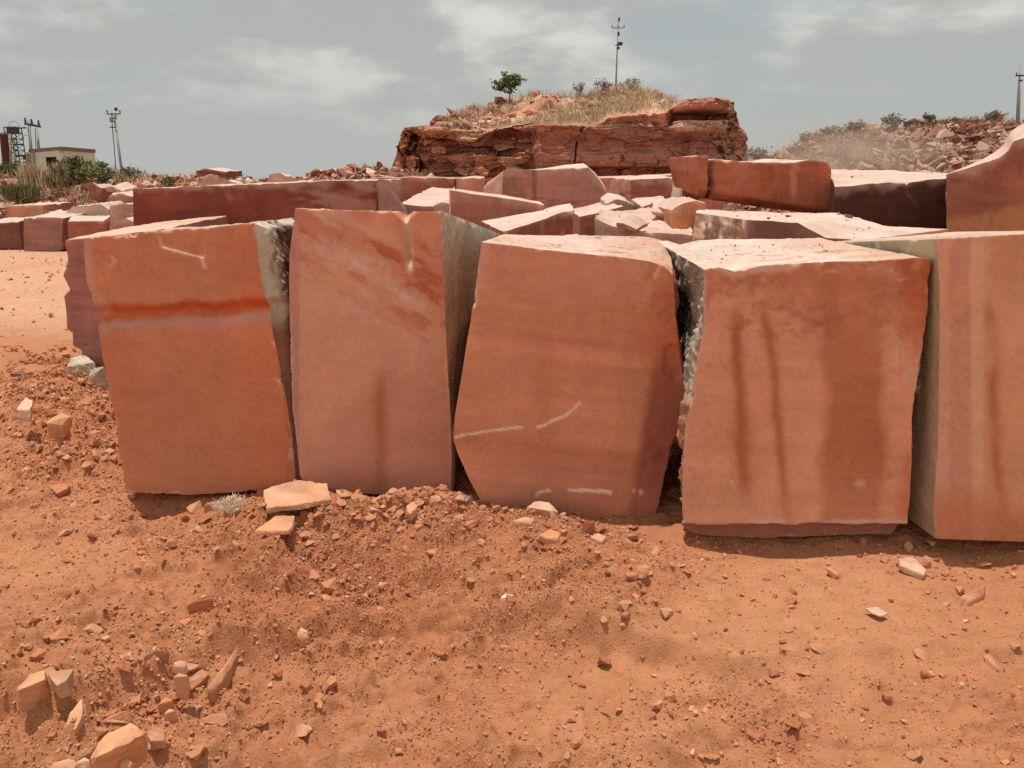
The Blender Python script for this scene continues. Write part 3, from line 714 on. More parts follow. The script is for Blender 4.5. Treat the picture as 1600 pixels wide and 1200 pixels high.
yard('rounded tan boulder under the dark flat slab on the rubble crest', [(312, 277), (326, 272), (340, 275)], [(312, 290), (344, 290)], 21, (0, .7, -.1), (.50, .31, .22), 112, name='boulder', cat='boulder', amp=.06)
yard('pinkish boulder showing above the long dark red block', [(416, 283), (420, 271), (436, 269), (448, 275)], [(414, gpy(18, 1)), (452, gpy(18, 1))], 18, (0, .8, -.05), (.52, .30, .24), 113, name='boulder', cat='boulder', amp=.05)
yard('pale angular rock fallen at the end of the rubble crest', [(344, 284), (356, 280), (372, 288)], [(342, 296), (376, 296)], 20, (0, .7, 0), (.54, .32, .25), 114, name='boulder', cat='boulder', amp=.05)

# ------------------------------------------------------------------ ground
def gp(px, py):
    p = on(px, py); return float(p[0]), float(p[1])

def line_dist(x, y, pts):
    d = np.full(x.shape, 1e9)
    for (x0, y0), (x1, y1) in zip(pts[:-1], pts[1:]):
        vx, vy = x1 - x0, y1 - y0
        t = np.clip(((x - x0) * vx + (y - y0) * vy) / (vx * vx + vy * vy), 0, 1)
        d = np.minimum(d, np.hypot(x - x0 - t * vx, y - y0 - t * vy))
    return d

def gauss(x, y, c, r):
    return np.exp(-((x - c[0]) ** 2 + (y - c[1]) ** 2) / (r * r))

MOUND = [gp(390, 806), gp(560, 808), gp(700, 808), gp(800, 818), gp(880, 842)]
BASE = [gp(190, 778), gp(460, 775), gp(705, 778), gp(850, 805), gp(1020, 828), gp(1080, 852), gp(1420, 852), gp(1640, 848)]
BERM = [gp(-60, 520), gp(60, 560), gp(110, 620), gp(170, 730)]
TERR = [gp(100, 1110), gp(300, 1035), gp(430, 1000), gp(520, 962), gp(700, 948), gp(900, 968), gp(1050, 1004), gp(1180, 1032), gp(1300, 1008), gp(1420, 1015), gp(1700, 990)]
TERR = sorted(TERR)
TERR2 = sorted([gp(900, 1150), gp(1000, 1120), gp(1150, 1105), gp(1230, 1060), gp(1400, 1075), gp(1700, 1070)])
PILE = gp(560, 815); NEARL = gp(215, 1095)

def rough_mask(x, y):
    p = np.stack([x * .9, y * 1.4, x * 0], -1)
    m = .60 + .9 * fbm(p, 4, 201)
    m = m + .75 * gauss(x, y, gp(620, 880), .75) + .55 * gauss(x, y, gp(900, 890), .6) + .6 * gauss(x, y, gp(230, 1110), .5) + .5 * gauss(x, y, gp(150, 860), .5)
    m = m + .8 * np.exp(-(line_dist(x, y, BERM) / .5) ** 2)
    m = m - .7 * gauss(x, y, gp(1250, 905), .45) - .5 * gauss(x, y, gp(900, 1060), .4) - .8 * gauss(x, y, gp(60, 900), .4) - .5 * gauss(x, y, gp(1450, 1150), .5)
    return np.clip(m, 0, 1.2)

def H(x, y):
    x = np.asarray(x, float); y = np.asarray(y, float)
    p = np.stack([x, y, x * 0], -1)
    near = np.exp(-(np.maximum(np.hypot(x, y - 3) - 4, 0) / 10) ** 2)
    m = rough_mask(x, y)
    h = .050 * fbm(p * .9, 3, 210) + .020 * fbm(p * 2.8, 4, 211)
    w1 = p + .05 * np.stack([fbm(p * 5, 3, 241), fbm(p * 5, 3, 242), x * 0], -1)
    h = h + (.007 + .022 * m) * fbm(w1 * 8, 4, 212, .6) + (.003 + .012 * m) * fbm(p * 28, 4, 213, .7)
    wd_ = w1 @ np.array([[.8, .35, 0], [-.6, .94, 0], [0, 0, 1]])                                # crusts torn up along the digger's drag
    for f_, a_, s_ in ((2.6, .034, 251), (6.0, .015, 252), (13., .005, 253), (27., .0022, 254)):
        q_ = fbm(wd_ * np.array([f_, f_ * 1.5, 1]), 4, s_, .6)
        h = h + a_ * (.22 + .9 * m) * (sm(.0, .14, q_) + .7 * sm(-.32, -.20, q_))
    da = x * .72 + y * .69; dc = -x * .69 + y * .72                                              # soft ruts dragged towards the blocks
    rt = 1 - np.abs(fbm(np.stack([da * .55, dc * 2.6, x * 0], -1), 3, 261, .5)) * 2.4
    h = h + .040 * np.clip(rt, 0, 1) ** 1.5 * sm(-.2, .3, fbm(p * .7, 2, 262) + .12)
    rdg = 1 - np.abs(fbm(w1 * np.array([5, 7, 1]), 4, 243, .6)) * 2.6
    h = h + (.004 + .016 * m) * np.clip(rdg, 0, 1) ** 2
    for f_, a_, s_ in ((9, .055, 214), (20, .024, 244), (40, .012, 245)):                         # clods and half-buried lumps
        b1, b2, idv = worley(w1 * np.array([f_, f_ * 1.1, 1]), s_)
        h = h + a_ * np.clip(m * 1.2, .08, 1.1) * np.clip(.40 - b1, 0, 1) * 2.2 * np.clip(idv * 1.6, 0, 1)
    h = h - .045 * m - .018
    nb = np.exp(-(line_dist(x, y, BASE) / .28) ** 2); h = h * (1 - .82 * nb) - .018 * nb
    h = h + .085 * np.exp(-(line_dist(x, y, MOUND) / .20) ** 2) * (1 + .5 * fbm(p * 5, 3, 215))
    h = h + .10 * np.exp(-(line_dist(x, y, BERM) / .45) ** 2) * (1 + .8 * fbm(p * 3, 3, 216))
    h = h + .075 * gauss(x, y, gp(480, 790), .24)
    for T, a in ((TERR, .105), (TERR2, .06)):
        yt = np.interp(x, [t[0] for t in T], [t[1] for t in T]) + .05 * fbm(p * 4, 3, 217)
        s = yt - y + .03 * fbm(p * 12, 3, 218)
        a = a * (1 - .6 * sm(.4, 1.0, x)) * (1 + .5 * fbm(p * 2.2, 3, 219))
        h = h - a * .8 * sm(-.005, .10, s) + .45 * a * np.exp(-(s / .07) ** 2)
    h = h - .07 * gauss(x, y, gp(640, 905), .38)
    for c, r, a in ((gp(250, 780), .17, .10), (gp(672, 780), .15, .09), (gp(1230, 856), .3, .03), (gp(1530, 856), .35, .05), (gp(1035, 832), .10, .03)):
        h = h - a * gauss(x, y, c, r)
    far = sm(9, 24, y)
    h = h * near + (1 - near) * (.04 * fbm(p * .5, 3, 218) + .01 * fbm(p * 3, 3, 219))
    h = h - .05 * gauss(x, y, (0, 0), 1.2)
    return h

def axis(lo, hi, step, outer, grow=1.16):
    a = list(np.arange(lo, hi, step)); s = step; v = a[-1]; up = []
    while v < outer:
        s *= grow; v += s; up.append(v)
    s = step; v = a[0]; dn = []
    while v > -outer:
        s *= grow; v -= s; dn.append(v)
    return np.array(dn[::-1] + a + up)

def soil_col(x, y, z):
    p = np.stack([x, y, x * 0], -1); m = rough_mask(x, y)
    n = fbm(p * 1.3, 5, 230, .6); f = fbm(p * 14, 4, 231, .6)
    c = np.tile(np.array([.465, .208, .10]), (len(x), 1))
    c = mixc(c, (.43, .165, .075), .85 * np.clip(m * .75 + .45 * n, 0, 1))
    c = mixc(c, (.37, .135, .062), .65 * sm(.10, .5, n + .5 * f) * np.clip(m, 0, 1))
    for q, r in ((gp(625, 1195), .10), (gp(1240, 1130), .07), (gp(420, 1170), .12), (gp(560, 900), .3), (gp(345, 780), .22)):
        c = mixc(c, (.34, .10, .05), .6 * gauss(x, y, q, r) * np.clip(.7 + f, 0, 1))
    c = mixc(c, (.52, .30, .185), .85 * sm(7, 11, y) * sm(-.9, .0, n))
    return c * (1 + .10 * f)[:, None]

def build_ground():
    xs = axis(-3.9, 3.3, .0095, 2500); ys = axis(1.55, 5.0, .0095, 2500)
    X, Y = np.meshgrid(xs, ys, indexing='ij')
    x, y = X.ravel(), Y.ravel()
    z = H(x, y)
    V = np.stack([x, y, z], -1)
    I = np.arange(x.size).reshape(X.shape)
    Q = np.stack([I[:-1, :-1], I[1:, :-1], I[1:, 1:], I[:-1, 1:]], -1).reshape(-1, 4)
    o = mk('ground', np_mesh('ground', V, Q, soil_col(x, y, z), M_SOIL, True))
    tag(o, kind='structure')
build_ground()

# ------------------------------------------------------------------ rocks
def rock_shape(seed, kind='angular', npt=12):
    r = np.random.default_rng(seed)
    bm = bmesh.new()
    for _ in range(npt):
        v = r.normal(size=3); v /= np.linalg.norm(v)
        if kind == 'angular': v *= r.uniform(.8, 1.1)
        if kind == 'slab': v = np.array([np.sign(v[0]) * abs(v[0]) ** .6, np.sign(v[1]) * abs(v[1]) ** .6, .6 * np.sign(v[2])]) * r.uniform(.85, 1.1)
        bm.verts.new(v)
    ret = bmesh.ops.convex_hull(bm, input=bm.verts[:])
    bmesh.ops.delete(bm, geom=[g for g in ret['geom_interior'] if isinstance(g, bmesh.types.BMVert)], context='VERTS')
    bmesh.ops.recalc_face_normals(bm, faces=bm.faces[:])
    return bm

def bm_arrays(bm):
    bm.verts.index_update()
    bmesh.ops.triangulate(bm, faces=bm.faces[:])
    V = np.array([v.co[:] for v in bm.verts]); F = np.array([[v.index for v in f.verts] for f in bm.faces])
    bm.free(); return V, F

SMALL = [bm_arrays(rock_shape(300 + i, ['angular', 'slab', 'angular'][i % 3], 9 + i % 4)) for i in range(12)]

def big_rock_mesh(seed, kind):
    bm = rock_shape(seed, kind, 15)
    bmesh.ops.bevel(bm, geom=bm.edges[:], offset=.07, segments=2, profile=.6, affect='EDGES', clamp_overlap=True)
    bmesh.ops.triangulate(bm, faces=bm.faces[:])
    bmesh.ops.subdivide_edges(bm, edges=[e for e in bm.edges if e.calc_length() > .35], cuts=2, use_grid_fill=True)
    bmesh.ops.triangulate(bm, faces=bm.faces[:])
    V, F = bm_arrays(bm)
    V = V + np.stack([fbm(V * 2.2 + 9 * i, 4, seed + i, .6) for i in range(3)], -1) * .09
    tones = [(.47, .215, .11), (.44, .18, .09), (.48, .235, .125), (.38, .135, .066), (.50, .26, .155)]
    c = stone_col(V, tones[seed % 5], seed, .12, .16)
    return np_mesh('loose_stone', V, F, c, M_STONE, False)
BIG = [big_rock_mesh(400 + i, ['angular', 'slab'][i % 2]) for i in range(14)]

def rot_mats(n, rng, flat=.5):
    """random rotations, mostly about the vertical with a little tilt"""
    a = rng.uniform(0, 2 * np.pi, n); tx = rng.normal(0, flat, n); ty = rng.normal(0, flat, n)
    ca, sa = np.cos(a), np.sin(a); cx, sx = np.cos(tx), np.sin(tx); cy, sy = np.cos(ty), np.sin(ty)
    o = np.zeros(n); e = np.ones(n)
    Rz = np.stack([np.stack([ca, -sa, o], -1), np.stack([sa, ca, o], -1), np.stack([o, o, e], -1)], 1)
    Rx = np.stack([np.stack([e, o, o], -1), np.stack([o, cx, -sx], -1), np.stack([o, sx, cx], -1)], 1)
    Ry = np.stack([np.stack([cy, o, sy], -1), np.stack([o, e, o], -1), np.stack([-sy, o, cy], -1)], 1)
    return Rz @ Rx @ Ry

def scatter(name, pos, size, rng, tones, mat, flat=.4, squash=(.35, .8), sink=.25):
    """many small stones as one mesh"""
    n = len(pos); kind = rng.integers(0, len(SMALL), n); Rm = rot_mats(n, rng, flat)
    sc = np.stack([np.ones(n), rng.uniform(.55, 1, n), rng.uniform(*squash, n)], -1) * size[:, None]
    tone = np.array(tones)[rng.integers(0, len(tones), n)] * rng.uniform(.82, 1.15, n)[:, None]
    Vs, Fs, Cs, o = [], [], [], 0
    for k, (V, F) in enumerate(SMALL):
        i = np.nonzero(kind == k)[0]
        if not len(i): continue
        W = np.einsum('nij,nvj->nvi', Rm[i], V[None] * sc[i][:, None, :])
        W = W + pos[i][:, None, :]; W[..., 2] += (sc[i][:, 2] * (1 - 2 * sink))[:, None]
        Vs.append(W.reshape(-1, 3)); Fs.append((F[None] + (np.arange(len(i)) * len(V))[:, None, None] + o).reshape(-1, 3)); o += len(i) * len(V)
        Cs.append(np.repeat(tone[i], len(V), 0))
    me = np_mesh(name, np.concatenate(Vs), np.concatenate(Fs), np.concatenate(Cs), mat, False)
    return tag(mk(name, me), kind='stuff')

SOIL_TONES = [(.465, .210, .102), (.45, .19, .09), (.43, .165, .077), (.38, .135, .062), (.47, .22, .112), (.45, .195, .094), (.50, .27, .16), (.46, .205, .10), (.34, .11, .05)]

def pebble_field():
    rng = np.random.default_rng(21)
    n = 420000
    x = rng.uniform(-4.6, 3.4, n); y = rng.uniform(1.6, 7.5, n)
    m = rough_mask(x, y)
    clump = np.clip(.5 + 1.3 * fbm(np.stack([x * 2.6, y * 2.6, x * 0], -1), 3, 240), 0, 1.3)
    d = .10 + .55 * m * clump
    d = d + 1.4 * gauss(x, y, PILE, .33) + .9 * np.exp(-(line_dist(x, y, MOUND) / .26) ** 2) + 1.1 * gauss(x, y, NEARL, .30) + 1.0 * np.exp(-(line_dist(x, y, BERM) / .5) ** 2)
    d = d * (1 - .85 * sm(5.0, 7.5, y) * (line_dist(x, y, BERM) > .6))
    keep = rng.random(n) < np.clip(d * 1.25, 0.12, 1) * .85
    x, y, d = x[keep], y[keep], d[keep]
    r = .0025 * (1 - rng.random(len(x))) ** (-1 / 2.25)
    r = r * (1 + .45 * np.clip(d - .6, 0, 1.4))
    r = np.where(r > .052, .02, r)
    boost = np.exp(-((x - PILE[0]) ** 2 + (y - PILE[1]) ** 2) / .16)
    # blocks stand on their ground: no stones inside them
    def add(c, rad, n_, a_, b_):
        nonlocal x, y, r
        t_ = rng.integers(0, len(c), n_); cc = np.array(c)[t_]
        x = np.append(x, cc[:, 0] + rng.normal(0, rad, n_)); y = np.append(y, cc[:, 1] + rng.normal(0, rad * .7, n_)); r = np.append(r, a_ * (1 - rng.random(n_) * (1 - (a_ / b_) ** 1.6)) ** (-1 / 1.6))
    add([gp(500, 812), gp(540, 822), gp(590, 812), gp(620, 815), gp(660, 810)], .13, 620, .011, .05)
    add([gp(720, 806), gp(800, 815), gp(880, 830)], .14, 260, .008, .032)
    add([gp(230, 1085), gp(260, 1110), gp(215, 1100)], .09, 260, .005, .018)
    add([gp(180, 1060), gp(120, 1040), gp(270, 1060), gp(330, 1010), gp(210, 900), gp(235, 960)], .16, 300, .005, .02)
    add(BERM + [gp(60, 600), gp(90, 640), gp(140, 690), gp(180, 760)], .26, 420, .012, .055)
    add([gp(1380, 860), gp(1500, 870), gp(1440, 880)], .14, 60, .008, .022)
    nc = 380000
    cx, cy = rng.uniform(-3.6, 3.0, nc), rng.uniform(1.7, 4.3, nc)
    dm = np.clip(rough_mask(cx, cy) - .30, .05, 1) * np.clip(.3 + 1.8 * fbm(np.stack([cx * 3.5, cy * 4.5, cx * 0], -1), 4, 260), 0, 1)
    kc = rng.random(nc) < dm * .8
    x = np.append(x, cx[kc]); y = np.append(y, cy[kc]); r = np.append(r, .0028 * (1 - rng.random(kc.sum()) * .9) ** (-.45))
    fx, fy = rng.uniform(-16, -3.2, 5000), rng.uniform(6, 21, 5000)
    x = np.append(x, fx); y = np.append(y, fy); r = np.append(r, .009 * (1 - rng.random(5000) * .985) ** (-.5))
    inside = (y > 4.2) & (x > -2.2) & (x < 0) | (y > 3.95) & (x > -.3) & (x < .75) | (y > 3.62) & (x > .7)
    inside &= (y < 6)
    x, y, r = x[~inside], y[~inside], r[~inside]
    z = H(x, y)
    return np.stack([x, y, z], -1), r

P_, R_ = pebble_field()
dist = np.linalg.norm(P_ - np.array([0, 0, CAM_H]), axis=1)
ppx, ppy = proj(P_)
vis = (ppx > -10) & (ppx < 1610) & (ppy < 1215)
order = np.argsort(-(R_ / dist) * vis)
N_IND = 230
ind, rest = order[:N_IND], order[N_IND:]
scatter('gravel', P_[rest], R_[rest], np.random.default_rng(5), SOIL_TONES, M_STONE, flat=.35)

def loose(me, x, y, size, rotz, tilt=(0, 0), label=None, group=None, sc=(1, .75, .5), sink=.3, name='loose_stone', cat='stone'):
    o = bpy.data.objects.new(name, me); COL.objects.link(o)
    o.scale = [size * s for s in sc]
    o.rotation_euler = (tilt[0], tilt[1], rotz)
    o.location = (x, y, float(H(np.array([x]), np.array([y]))[0]) + size * sc[2] * (1 - 2 * sink))
    tag(o, label, cat, group)
    return o

ZONES = [('small angular stone in the rubble heaped against the foot of the two leftmost big blocks', 'stones heaped at the foot of the blocks'),
         ('small stone strewn on the rough berm beside the grooved block', 'stones on the berm beside the grooved block'),
         ('small stone lying loose on the open red dust in front of the row', 'stones lying on the open dust')]
ZONES[0] = ('small angular stone in the rubble heap at the foot of the row of blocks', ZONES[0][1])
rr = np.random.default_rng(77)
for i in ind:
    x, y, z = P_[i]
    if line_dist(np.array([x]), np.array([y]), BERM)[0] < .55: lab, grp = ZONES[1]
    elif line_dist(np.array([x]), np.array([y]), MOUND)[0] < .38: lab, grp = ZONES[0]
    else: lab, grp = ZONES[2]
    loose(BIG[int(rr.integers(0, 14))], x, y, R_[i] * 1.05, rr.uniform(0, 6.28), (rr.normal(0, .25), rr.normal(0, .25)), lab, grp,
          (1, rr.uniform(.6, .95), rr.uniform(.35, .7)), .36)

def notable(px, py, wpx, label, var, rotz=0, tilt=(0, 0), sc=(1, .75, .5), sink=.25, name='loose_stone', cat='stone', me=None):
    p = on(px, py, .03)
    for _ in range(3): p = on(px, py, .015 + float(H(p[:1], p[1:2])[0]))
    d = np.linalg.norm(p - np.array([0, 0, CAM_H]))
    return loose(me or BIG[var], float(p[0]), float(p[1]), wpx / 2 / F_PX * d, rotz, tilt, label, None, sc, sink, name, cat)

def plate(label, outline, th, tone=(.54, .26, .135), seed=0, bev=.006, amp=.004, name='stone_slab', cat='stone slab', ridge=(), back=None):
    """a broken stone: outline = its corners (px, py, height over the ground), ridge = corners nearer the viewer, th = thickness"""
    q0 = on(*np.mean([o[:2] for o in outline], 0), 0.); g0 = 0.
    for _ in range(4):
        g0 = float(np.mean(H(q0[0] + np.array([0, .03, -.03, 0, 0]), q0[1] + np.array([0, 0, 0, .03, -.03])))); q0 = on(*np.mean([o[:2] for o in outline], 0), g0)
    def pt(a, b, c): return on(a, b, c + g0 + .006)
    pts = np.array([pt(*q) for q in outline]); rid = [pt(*q) for q in ridge]
    org = pts.mean(0); rg = np.random.default_rng(seed)
    allp = list(pts) + rid
    for p in pts:
        allp.append(p + np.array([rg.normal(0, .1) * th, rg.normal(0, .1) * th, -th * rg.uniform(.85, 1.15)]))
        if back: allp.append(p + np.array([0, back, -back * 1.0 - .3 * th]))
    bm = bmesh.new()
    for p in allp: bm.verts.new(p - org)
    ret = bmesh.ops.convex_hull(bm, input=bm.verts[:])
    bmesh.ops.delete(bm, geom=[g for g in set(ret['geom_interior'] + ret['geom_unused']) if isinstance(g, bmesh.types.BMVert)], context='VERTS')
    bmesh.ops.dissolve_limit(bm, angle_limit=R(9), verts=bm.verts[:], edges=bm.edges[:])
    bmesh.ops.recalc_face_normals(bm, faces=bm.faces[:])
    bmesh.ops.bevel(bm, geom=bm.edges[:], offset=bev, segments=2, profile=.6, affect='EDGES', clamp_overlap=True)
    bmesh.ops.triangulate(bm, faces=bm.faces[:])
    size = float(np.ptp(pts[:, 0]))
    for _ in range(5):
        es = [e for e in bm.edges if e.calc_length() > max(.005, size / 26)]
        if not es: break
        bmesh.ops.subdivide_edges(bm, edges=es, cuts=1); bmesh.ops.triangulate(bm, faces=bm.faces[:])
    V, F = bm_arrays(bm)
    W = V + org
    V = V + np.stack([fbm(W * 16 + 7 * i, 5, seed + 3 * i, .65) for i in range(3)], -1) * amp * 1.6
    c = stone_col(W * 3, tone, seed, .1, .14)
    me = np_mesh(name, V, F, c, M_STONE, True); me.set_sharp_from_angle(angle=R(38))
    o = mk(name, me, None, org)
    return tag(o, label, cat, None, 'thing')

# --- the slabs and stones one can single out, at the foot of the blocks
plate('large pale slab leaning on rubble at the joint between grooved block and tallest block', [(411, 766, .085), (440, 756, .09), (470, 750, .10), (512, 755, .10), (517, 781, .065), (466, 788, .06), (416, 794, .055)], .028, (.54, .28, .16), 1, amp=.008)
plate('pink triangular slab lying just beside the large pale leaning slab', [(524, 764, .06), (542, 765, .06), (568, 784, .03), (560, 792, .015), (536, 790, .015)], .03, (.54, .27, .17), 2)
plate('thin flat triangular slab lying below the large pale leaning slab', [(398, 829, .035), (430, 806, .06), (461, 805, .06), (456, 822, .045), (450, 829, .035)], .022, (.55, .27, .15), 3)
plate('long brown slab half buried at the foot of the tallest block', [(574, 782, .04), (596, 777, .05), (622, 788, .045), (616, 798, .03), (590, 794, .03)], .06, (.42, .18, .10), 4)
plate('squarish tan stone at the end of the long brown slab', [(634, 790, .06), (646, 782, .08), (652, 792, .06), (640, 802, .04)], .05, (.56, .29, .17), 5, name='loose_stone', cat='stone')
plate('grey stone sitting in the dark joint below the tapering block', [(709, 792, .06), (722, 772, .12), (738, 776, .11), (734, 792, .05)], .05, (.40, .29, .23), 6, name='loose_stone', cat='stone')
plate('pale wedge-shaped stone resting against the foot of the tapering block', [(822, 792, .085), (838, 782, .10), (858, 784, .10), (873, 800, .07), (860, 808, .05), (838, 804, .05)], .05, (.60, .35, .23), 7, ridge=[(836, 794, .095), (862, 798, .095)], name='loose_stone', cat='stone')
plate('thin tan slab lying under the pale wedge-shaped stone', [(800, 814, .06), (818, 806, .07), (836, 810, .06), (830, 818, .045)], .025, (.54, .29, .17), 8)
plate('flat stone with an open dark hollow below it on the mound', [(842, 836, .06), (860, 826, .08), (876, 832, .07), (872, 840, .055), (854, 842, .05)], .03, (.50, .24, .13), 9, name='loose_stone', cat='stone')
plate('flat tan stone on the mound before the narrow foot of the tapering block', [(922, 838, .05), (934, 832, .06), (948, 838, .05), (940, 847, .035)], .03, (.56, .30, .19), 10, name='loose_stone', cat='stone')
plate('broad flat pale slab lying in front of the broad streaked block', [(1404, 872, .06), (1426, 870, .065), (1449, 890, .04), (1444, 898, .035), (1408, 884, .045)], .03, (.49, .29, .185), 11)
plate('thin cream-coloured flake lying flat on the dust before the broad streaked block', [(1350, 950, .02), (1372, 948, .022), (1388, 958, .018), (1376, 963, .015), (1362, 958, .016)], .008, (.50, .32, .21), 12, bev=.002)
plate('pointed tan stone with a dark broken front near the block with the mauve stripe', [(1498, 934, .03), (1520, 922, .04), (1540, 914, .04), (1536, 930, .01), (1518, 940, .005)], .05, (.54, .27, .16), 13, name='loose_stone', cat='stone')
plate('small tan stone lying just beneath the corner of the mauve-striped block', [(1412, 850, .03), (1422, 845, .035), (1428, 853, .025), (1418, 860, .01)],   .03, (.46, .24, .13), 14, name='loose_stone', cat='stone')
notable(1350, 846, 15, 'rounded brick-red stone standing against the cut-back foot of the streaked block', 1, .5, sc=(.9, .8, .9))
notable(1003, 893, 33, 'rounded brown boulder-like stone half sunk in the dust below the tapering block', 2, .8, sc=(.9, .8, .9), sink=.2)
plate('small white angular stone alone on the red soil in mid slope', [(782, 932, .03), (790, 927, .035), (802, 930, .03), (799, 938, .02), (788, 936, .02)], .02, (.68, .60, .53), 15, bev=.003, name='loose_stone', cat='stone')
plate('dark flat stone over a black hollow on the crest of the dusty step', [(870, 966, .03), (886, 960, .05), (900, 972, .04), (894, 978, .03), (878, 972, .03)], .02, (.36, .15, .09), 16, name='loose_stone', cat='stone')
notable(945, 1036, 26, 'dark brown chunk at the lip of the dusty step', 3, 1.2, (.3, .2), (1, .8, .8), .2, me=BIG[3])
notable(1042, 962, 20, 'pinkish squared stone on the dust above the lip of the step', 9, .4, sc=(1, .8, .8))
notable(944, 955, 15, 'small tan pebble stone right of the dark flat stone', 4, 2., sc=(1, .8, .8))
notable(1026, 1098, 18, 'brown rounded clod on the smooth slope below the step', 7, .4, sc=(1, .8, .8))
notable(1386, 1090, 19, 'dark red clod standing alone on the far smooth dust', 8, .4, sc=(1, .8, .9))
notable(1242, 1132, 24, 'blackish red crumbling clod on a stained patch of dust', 3, .9, sc=(1, .9, .7))
notable(1572, 1180, 30, 'grey-brown stone at the bottom corner of the dust', 6, .4, sc=(1, .7, .5))
notable(595, 1140, 16, 'lone dark clod on smooth dust beside a shallow stain', 3, .1, sc=(1, .8, .8))
notable(515, 1074, 22, 'stone half sunk in the slope with its dark side showing', 5, .6, sc=(1, .9, .7))
plate('long thin stone standing on edge in the soil below the rubble heap', [(290, 946, .03), (330, 928, .035), (334, 935, .015), (296, 954, .0)], .035, (.44, .17, .08), 17, name='stone_shard', cat='stone shard')
plate('flat tan stone with a dark underside on the slope below the thin white dust clump', [(446, 985, .05), (470, 977, .06), (482, 986, .05), (478, 996, .03), (452, 996, .03)], .04, (.58, .29, .16), 18, name='loose_stone', cat='stone')
plate('upright sliver of stone running up the slope beside the stone pocket', [(322, 1076, .02), (352, 1040, .03), (374, 1006, .035), (374, 1018, .02), (347, 1064, .01), (334, 1080, .0)], .05, (.44, .21, .11), 19, name='stone_shard', cat='stone shard')
# --- the cluster low in the picture beside the dusty step
plate('largest boulder of the loose cluster, flat topped with a shadowed front', [(141, 1184, .05), (152, 1162, .07), (168, 1144, .08), (206, 1129, .085), (228, 1146, .08), (231, 1162, .03), (206, 1182, .01), (178, 1196, 0), (146, 1204, 0)], .06, (.56, .28, .145), 20, bev=.007, amp=.006, ridge=[(150, 1183, .085), (176, 1170, .105), (198, 1149, .11), (224, 1150, .095)], name='boulder', cat='boulder')
plate('pyramid-shaped stone standing on its base among the loose cluster', [(99, 1136, .02), (110, 1112, .05), (127, 1091, .08), (134, 1104, .05), (141, 1128, .01), (132, 1146, 0), (114, 1150, .0)], .05, (.58, .31, .18), 21, bev=.005, ridge=[(128, 1118, .085), (118, 1140, .05)], name='loose_stone', cat='stone')
plate('blocky stone with a flat tilted top and a dark end', [(27, 1074, .05), (46, 1052, .06), (70, 1047, .065), (74, 1060, .05), (73, 1078, .0), (52, 1090, 0), (32, 1096, 0)], .05, (.55, .27, .14), 22, bev=.005, ridge=[(30, 1077, .065), (70, 1061, .08)], name='loose_stone', cat='stone')
plate('thin triangular grey-tan flake overhanging beside the blocky stone', [(76, 1050, .05), (116, 1044, .055), (104, 1062, .045), (90, 1071, .04), (78, 1062, .045)], .055, (.46, .26, .15), 23, bev=.003, name='stone_shard', cat='stone shard')
plate('broad dusty slab cut by the picture edge, with a shadowed undercut', [(-30, 1086, .06), (4, 1078, .07), (31, 1086, .07), (35, 1106, .06), (22, 1122, .055), (0, 1140, .05), (-30, 1152, .05)], .10, (.52, .25, .125), 24, bev=.007, amp=.006)
plate('small squarish stone cut by the picture edge above the broad dusty slab', [(-16, 1066, .06), (4, 1054, .08), (20, 1058, .07), (12, 1076, .05), (-10, 1082, .04)], .06, (.52, .26, .14), 25, bev=.006, name='loose_stone', cat='stone')
plate('slab partly buried under the largest boulder', [(78, 1192, .04), (110, 1184, .05), (122, 1190, .05), (112, 1206, .03), (84, 1208, .02)], .06, (.54, .27, .14), 26, bev=.006)
plate('narrow sloping stone touching the upper side of the largest boulder', [(122, 1178, .05), (138, 1160, .08), (154, 1158, .08), (142, 1172, .06), (126, 1184, .04)], .05, (.54, .26, .13), 27, bev=.006, name='loose_stone', cat='stone')
plate('cream rounded stone in front of the largest boulder', [(118, 1192, .05), (130, 1183, .06), (141, 1188, .055), (136, 1199, .03), (122, 1200, .03)], .035, (.66, .40, .24), 28, bev=.008, name='loose_stone', cat='stone')
plate('small tan cobble tucked under the shadow of the largest boulder', [(188, 1190, .04), (198, 1185, .05), (208, 1190, .045), (202, 1199, .03), (190, 1199, .03)], .03, (.56, .28, .15), 29, bev=.007, name='loose_stone', cat='stone')
plate('flat pink slab lying behind the largest boulder', [(228, 1146, .05), (240, 1136, .06), (258, 1140, .055), (257, 1156, .035), (236, 1158, .035)], .03, (.54, .26, .15), 30, bev=.004)
plate('upright block-shaped stone with a dark side in the pocket of small stones', [(246, 1102, .045), (256, 1088, .055), (272, 1094, .05), (268, 1108, .015), (254, 1112, .01)], .06, (.50, .23, .12), 31, bev=.006, name='loose_stone', cat='stone')
plate('light faceted cube-like stone in the pocket of small stones', [(254, 1118, .045), (262, 1108, .05), (273, 1110, .05), (271, 1126, .01), (260, 1130, .01)], .05, (.60, .31, .17), 32, bev=.006, name='loose_stone', cat='stone')
plate('stone with a pale top and brick-red side at the rim of the pocket', [(270, 1058, .05), (280, 1050, .055), (294, 1056, .05), (292, 1070, .01), (276, 1070, .01)], .06, (.52, .24, .13), 33, bev=.006, name='loose_stone', cat='stone')
plate('pale crooked stone alone just above the rim of the pocket', [(270, 1036, .05), (282, 1030, .06), (293, 1034, .055), (290, 1042, .04), (276, 1042, .04)], .035, (.60, .34, .21), 34, bev=.005, name='loose_stone', cat='stone')
plate('dark red flat stone in the small hollow beside the blocky stone', [(176, 1068, .03), (190, 1054, .04), (204, 1058, .04), (198, 1072, .01), (182, 1074, .01)], .045, (.42, .17, .085), 35, bev=.006, name='loose_stone', cat='stone')
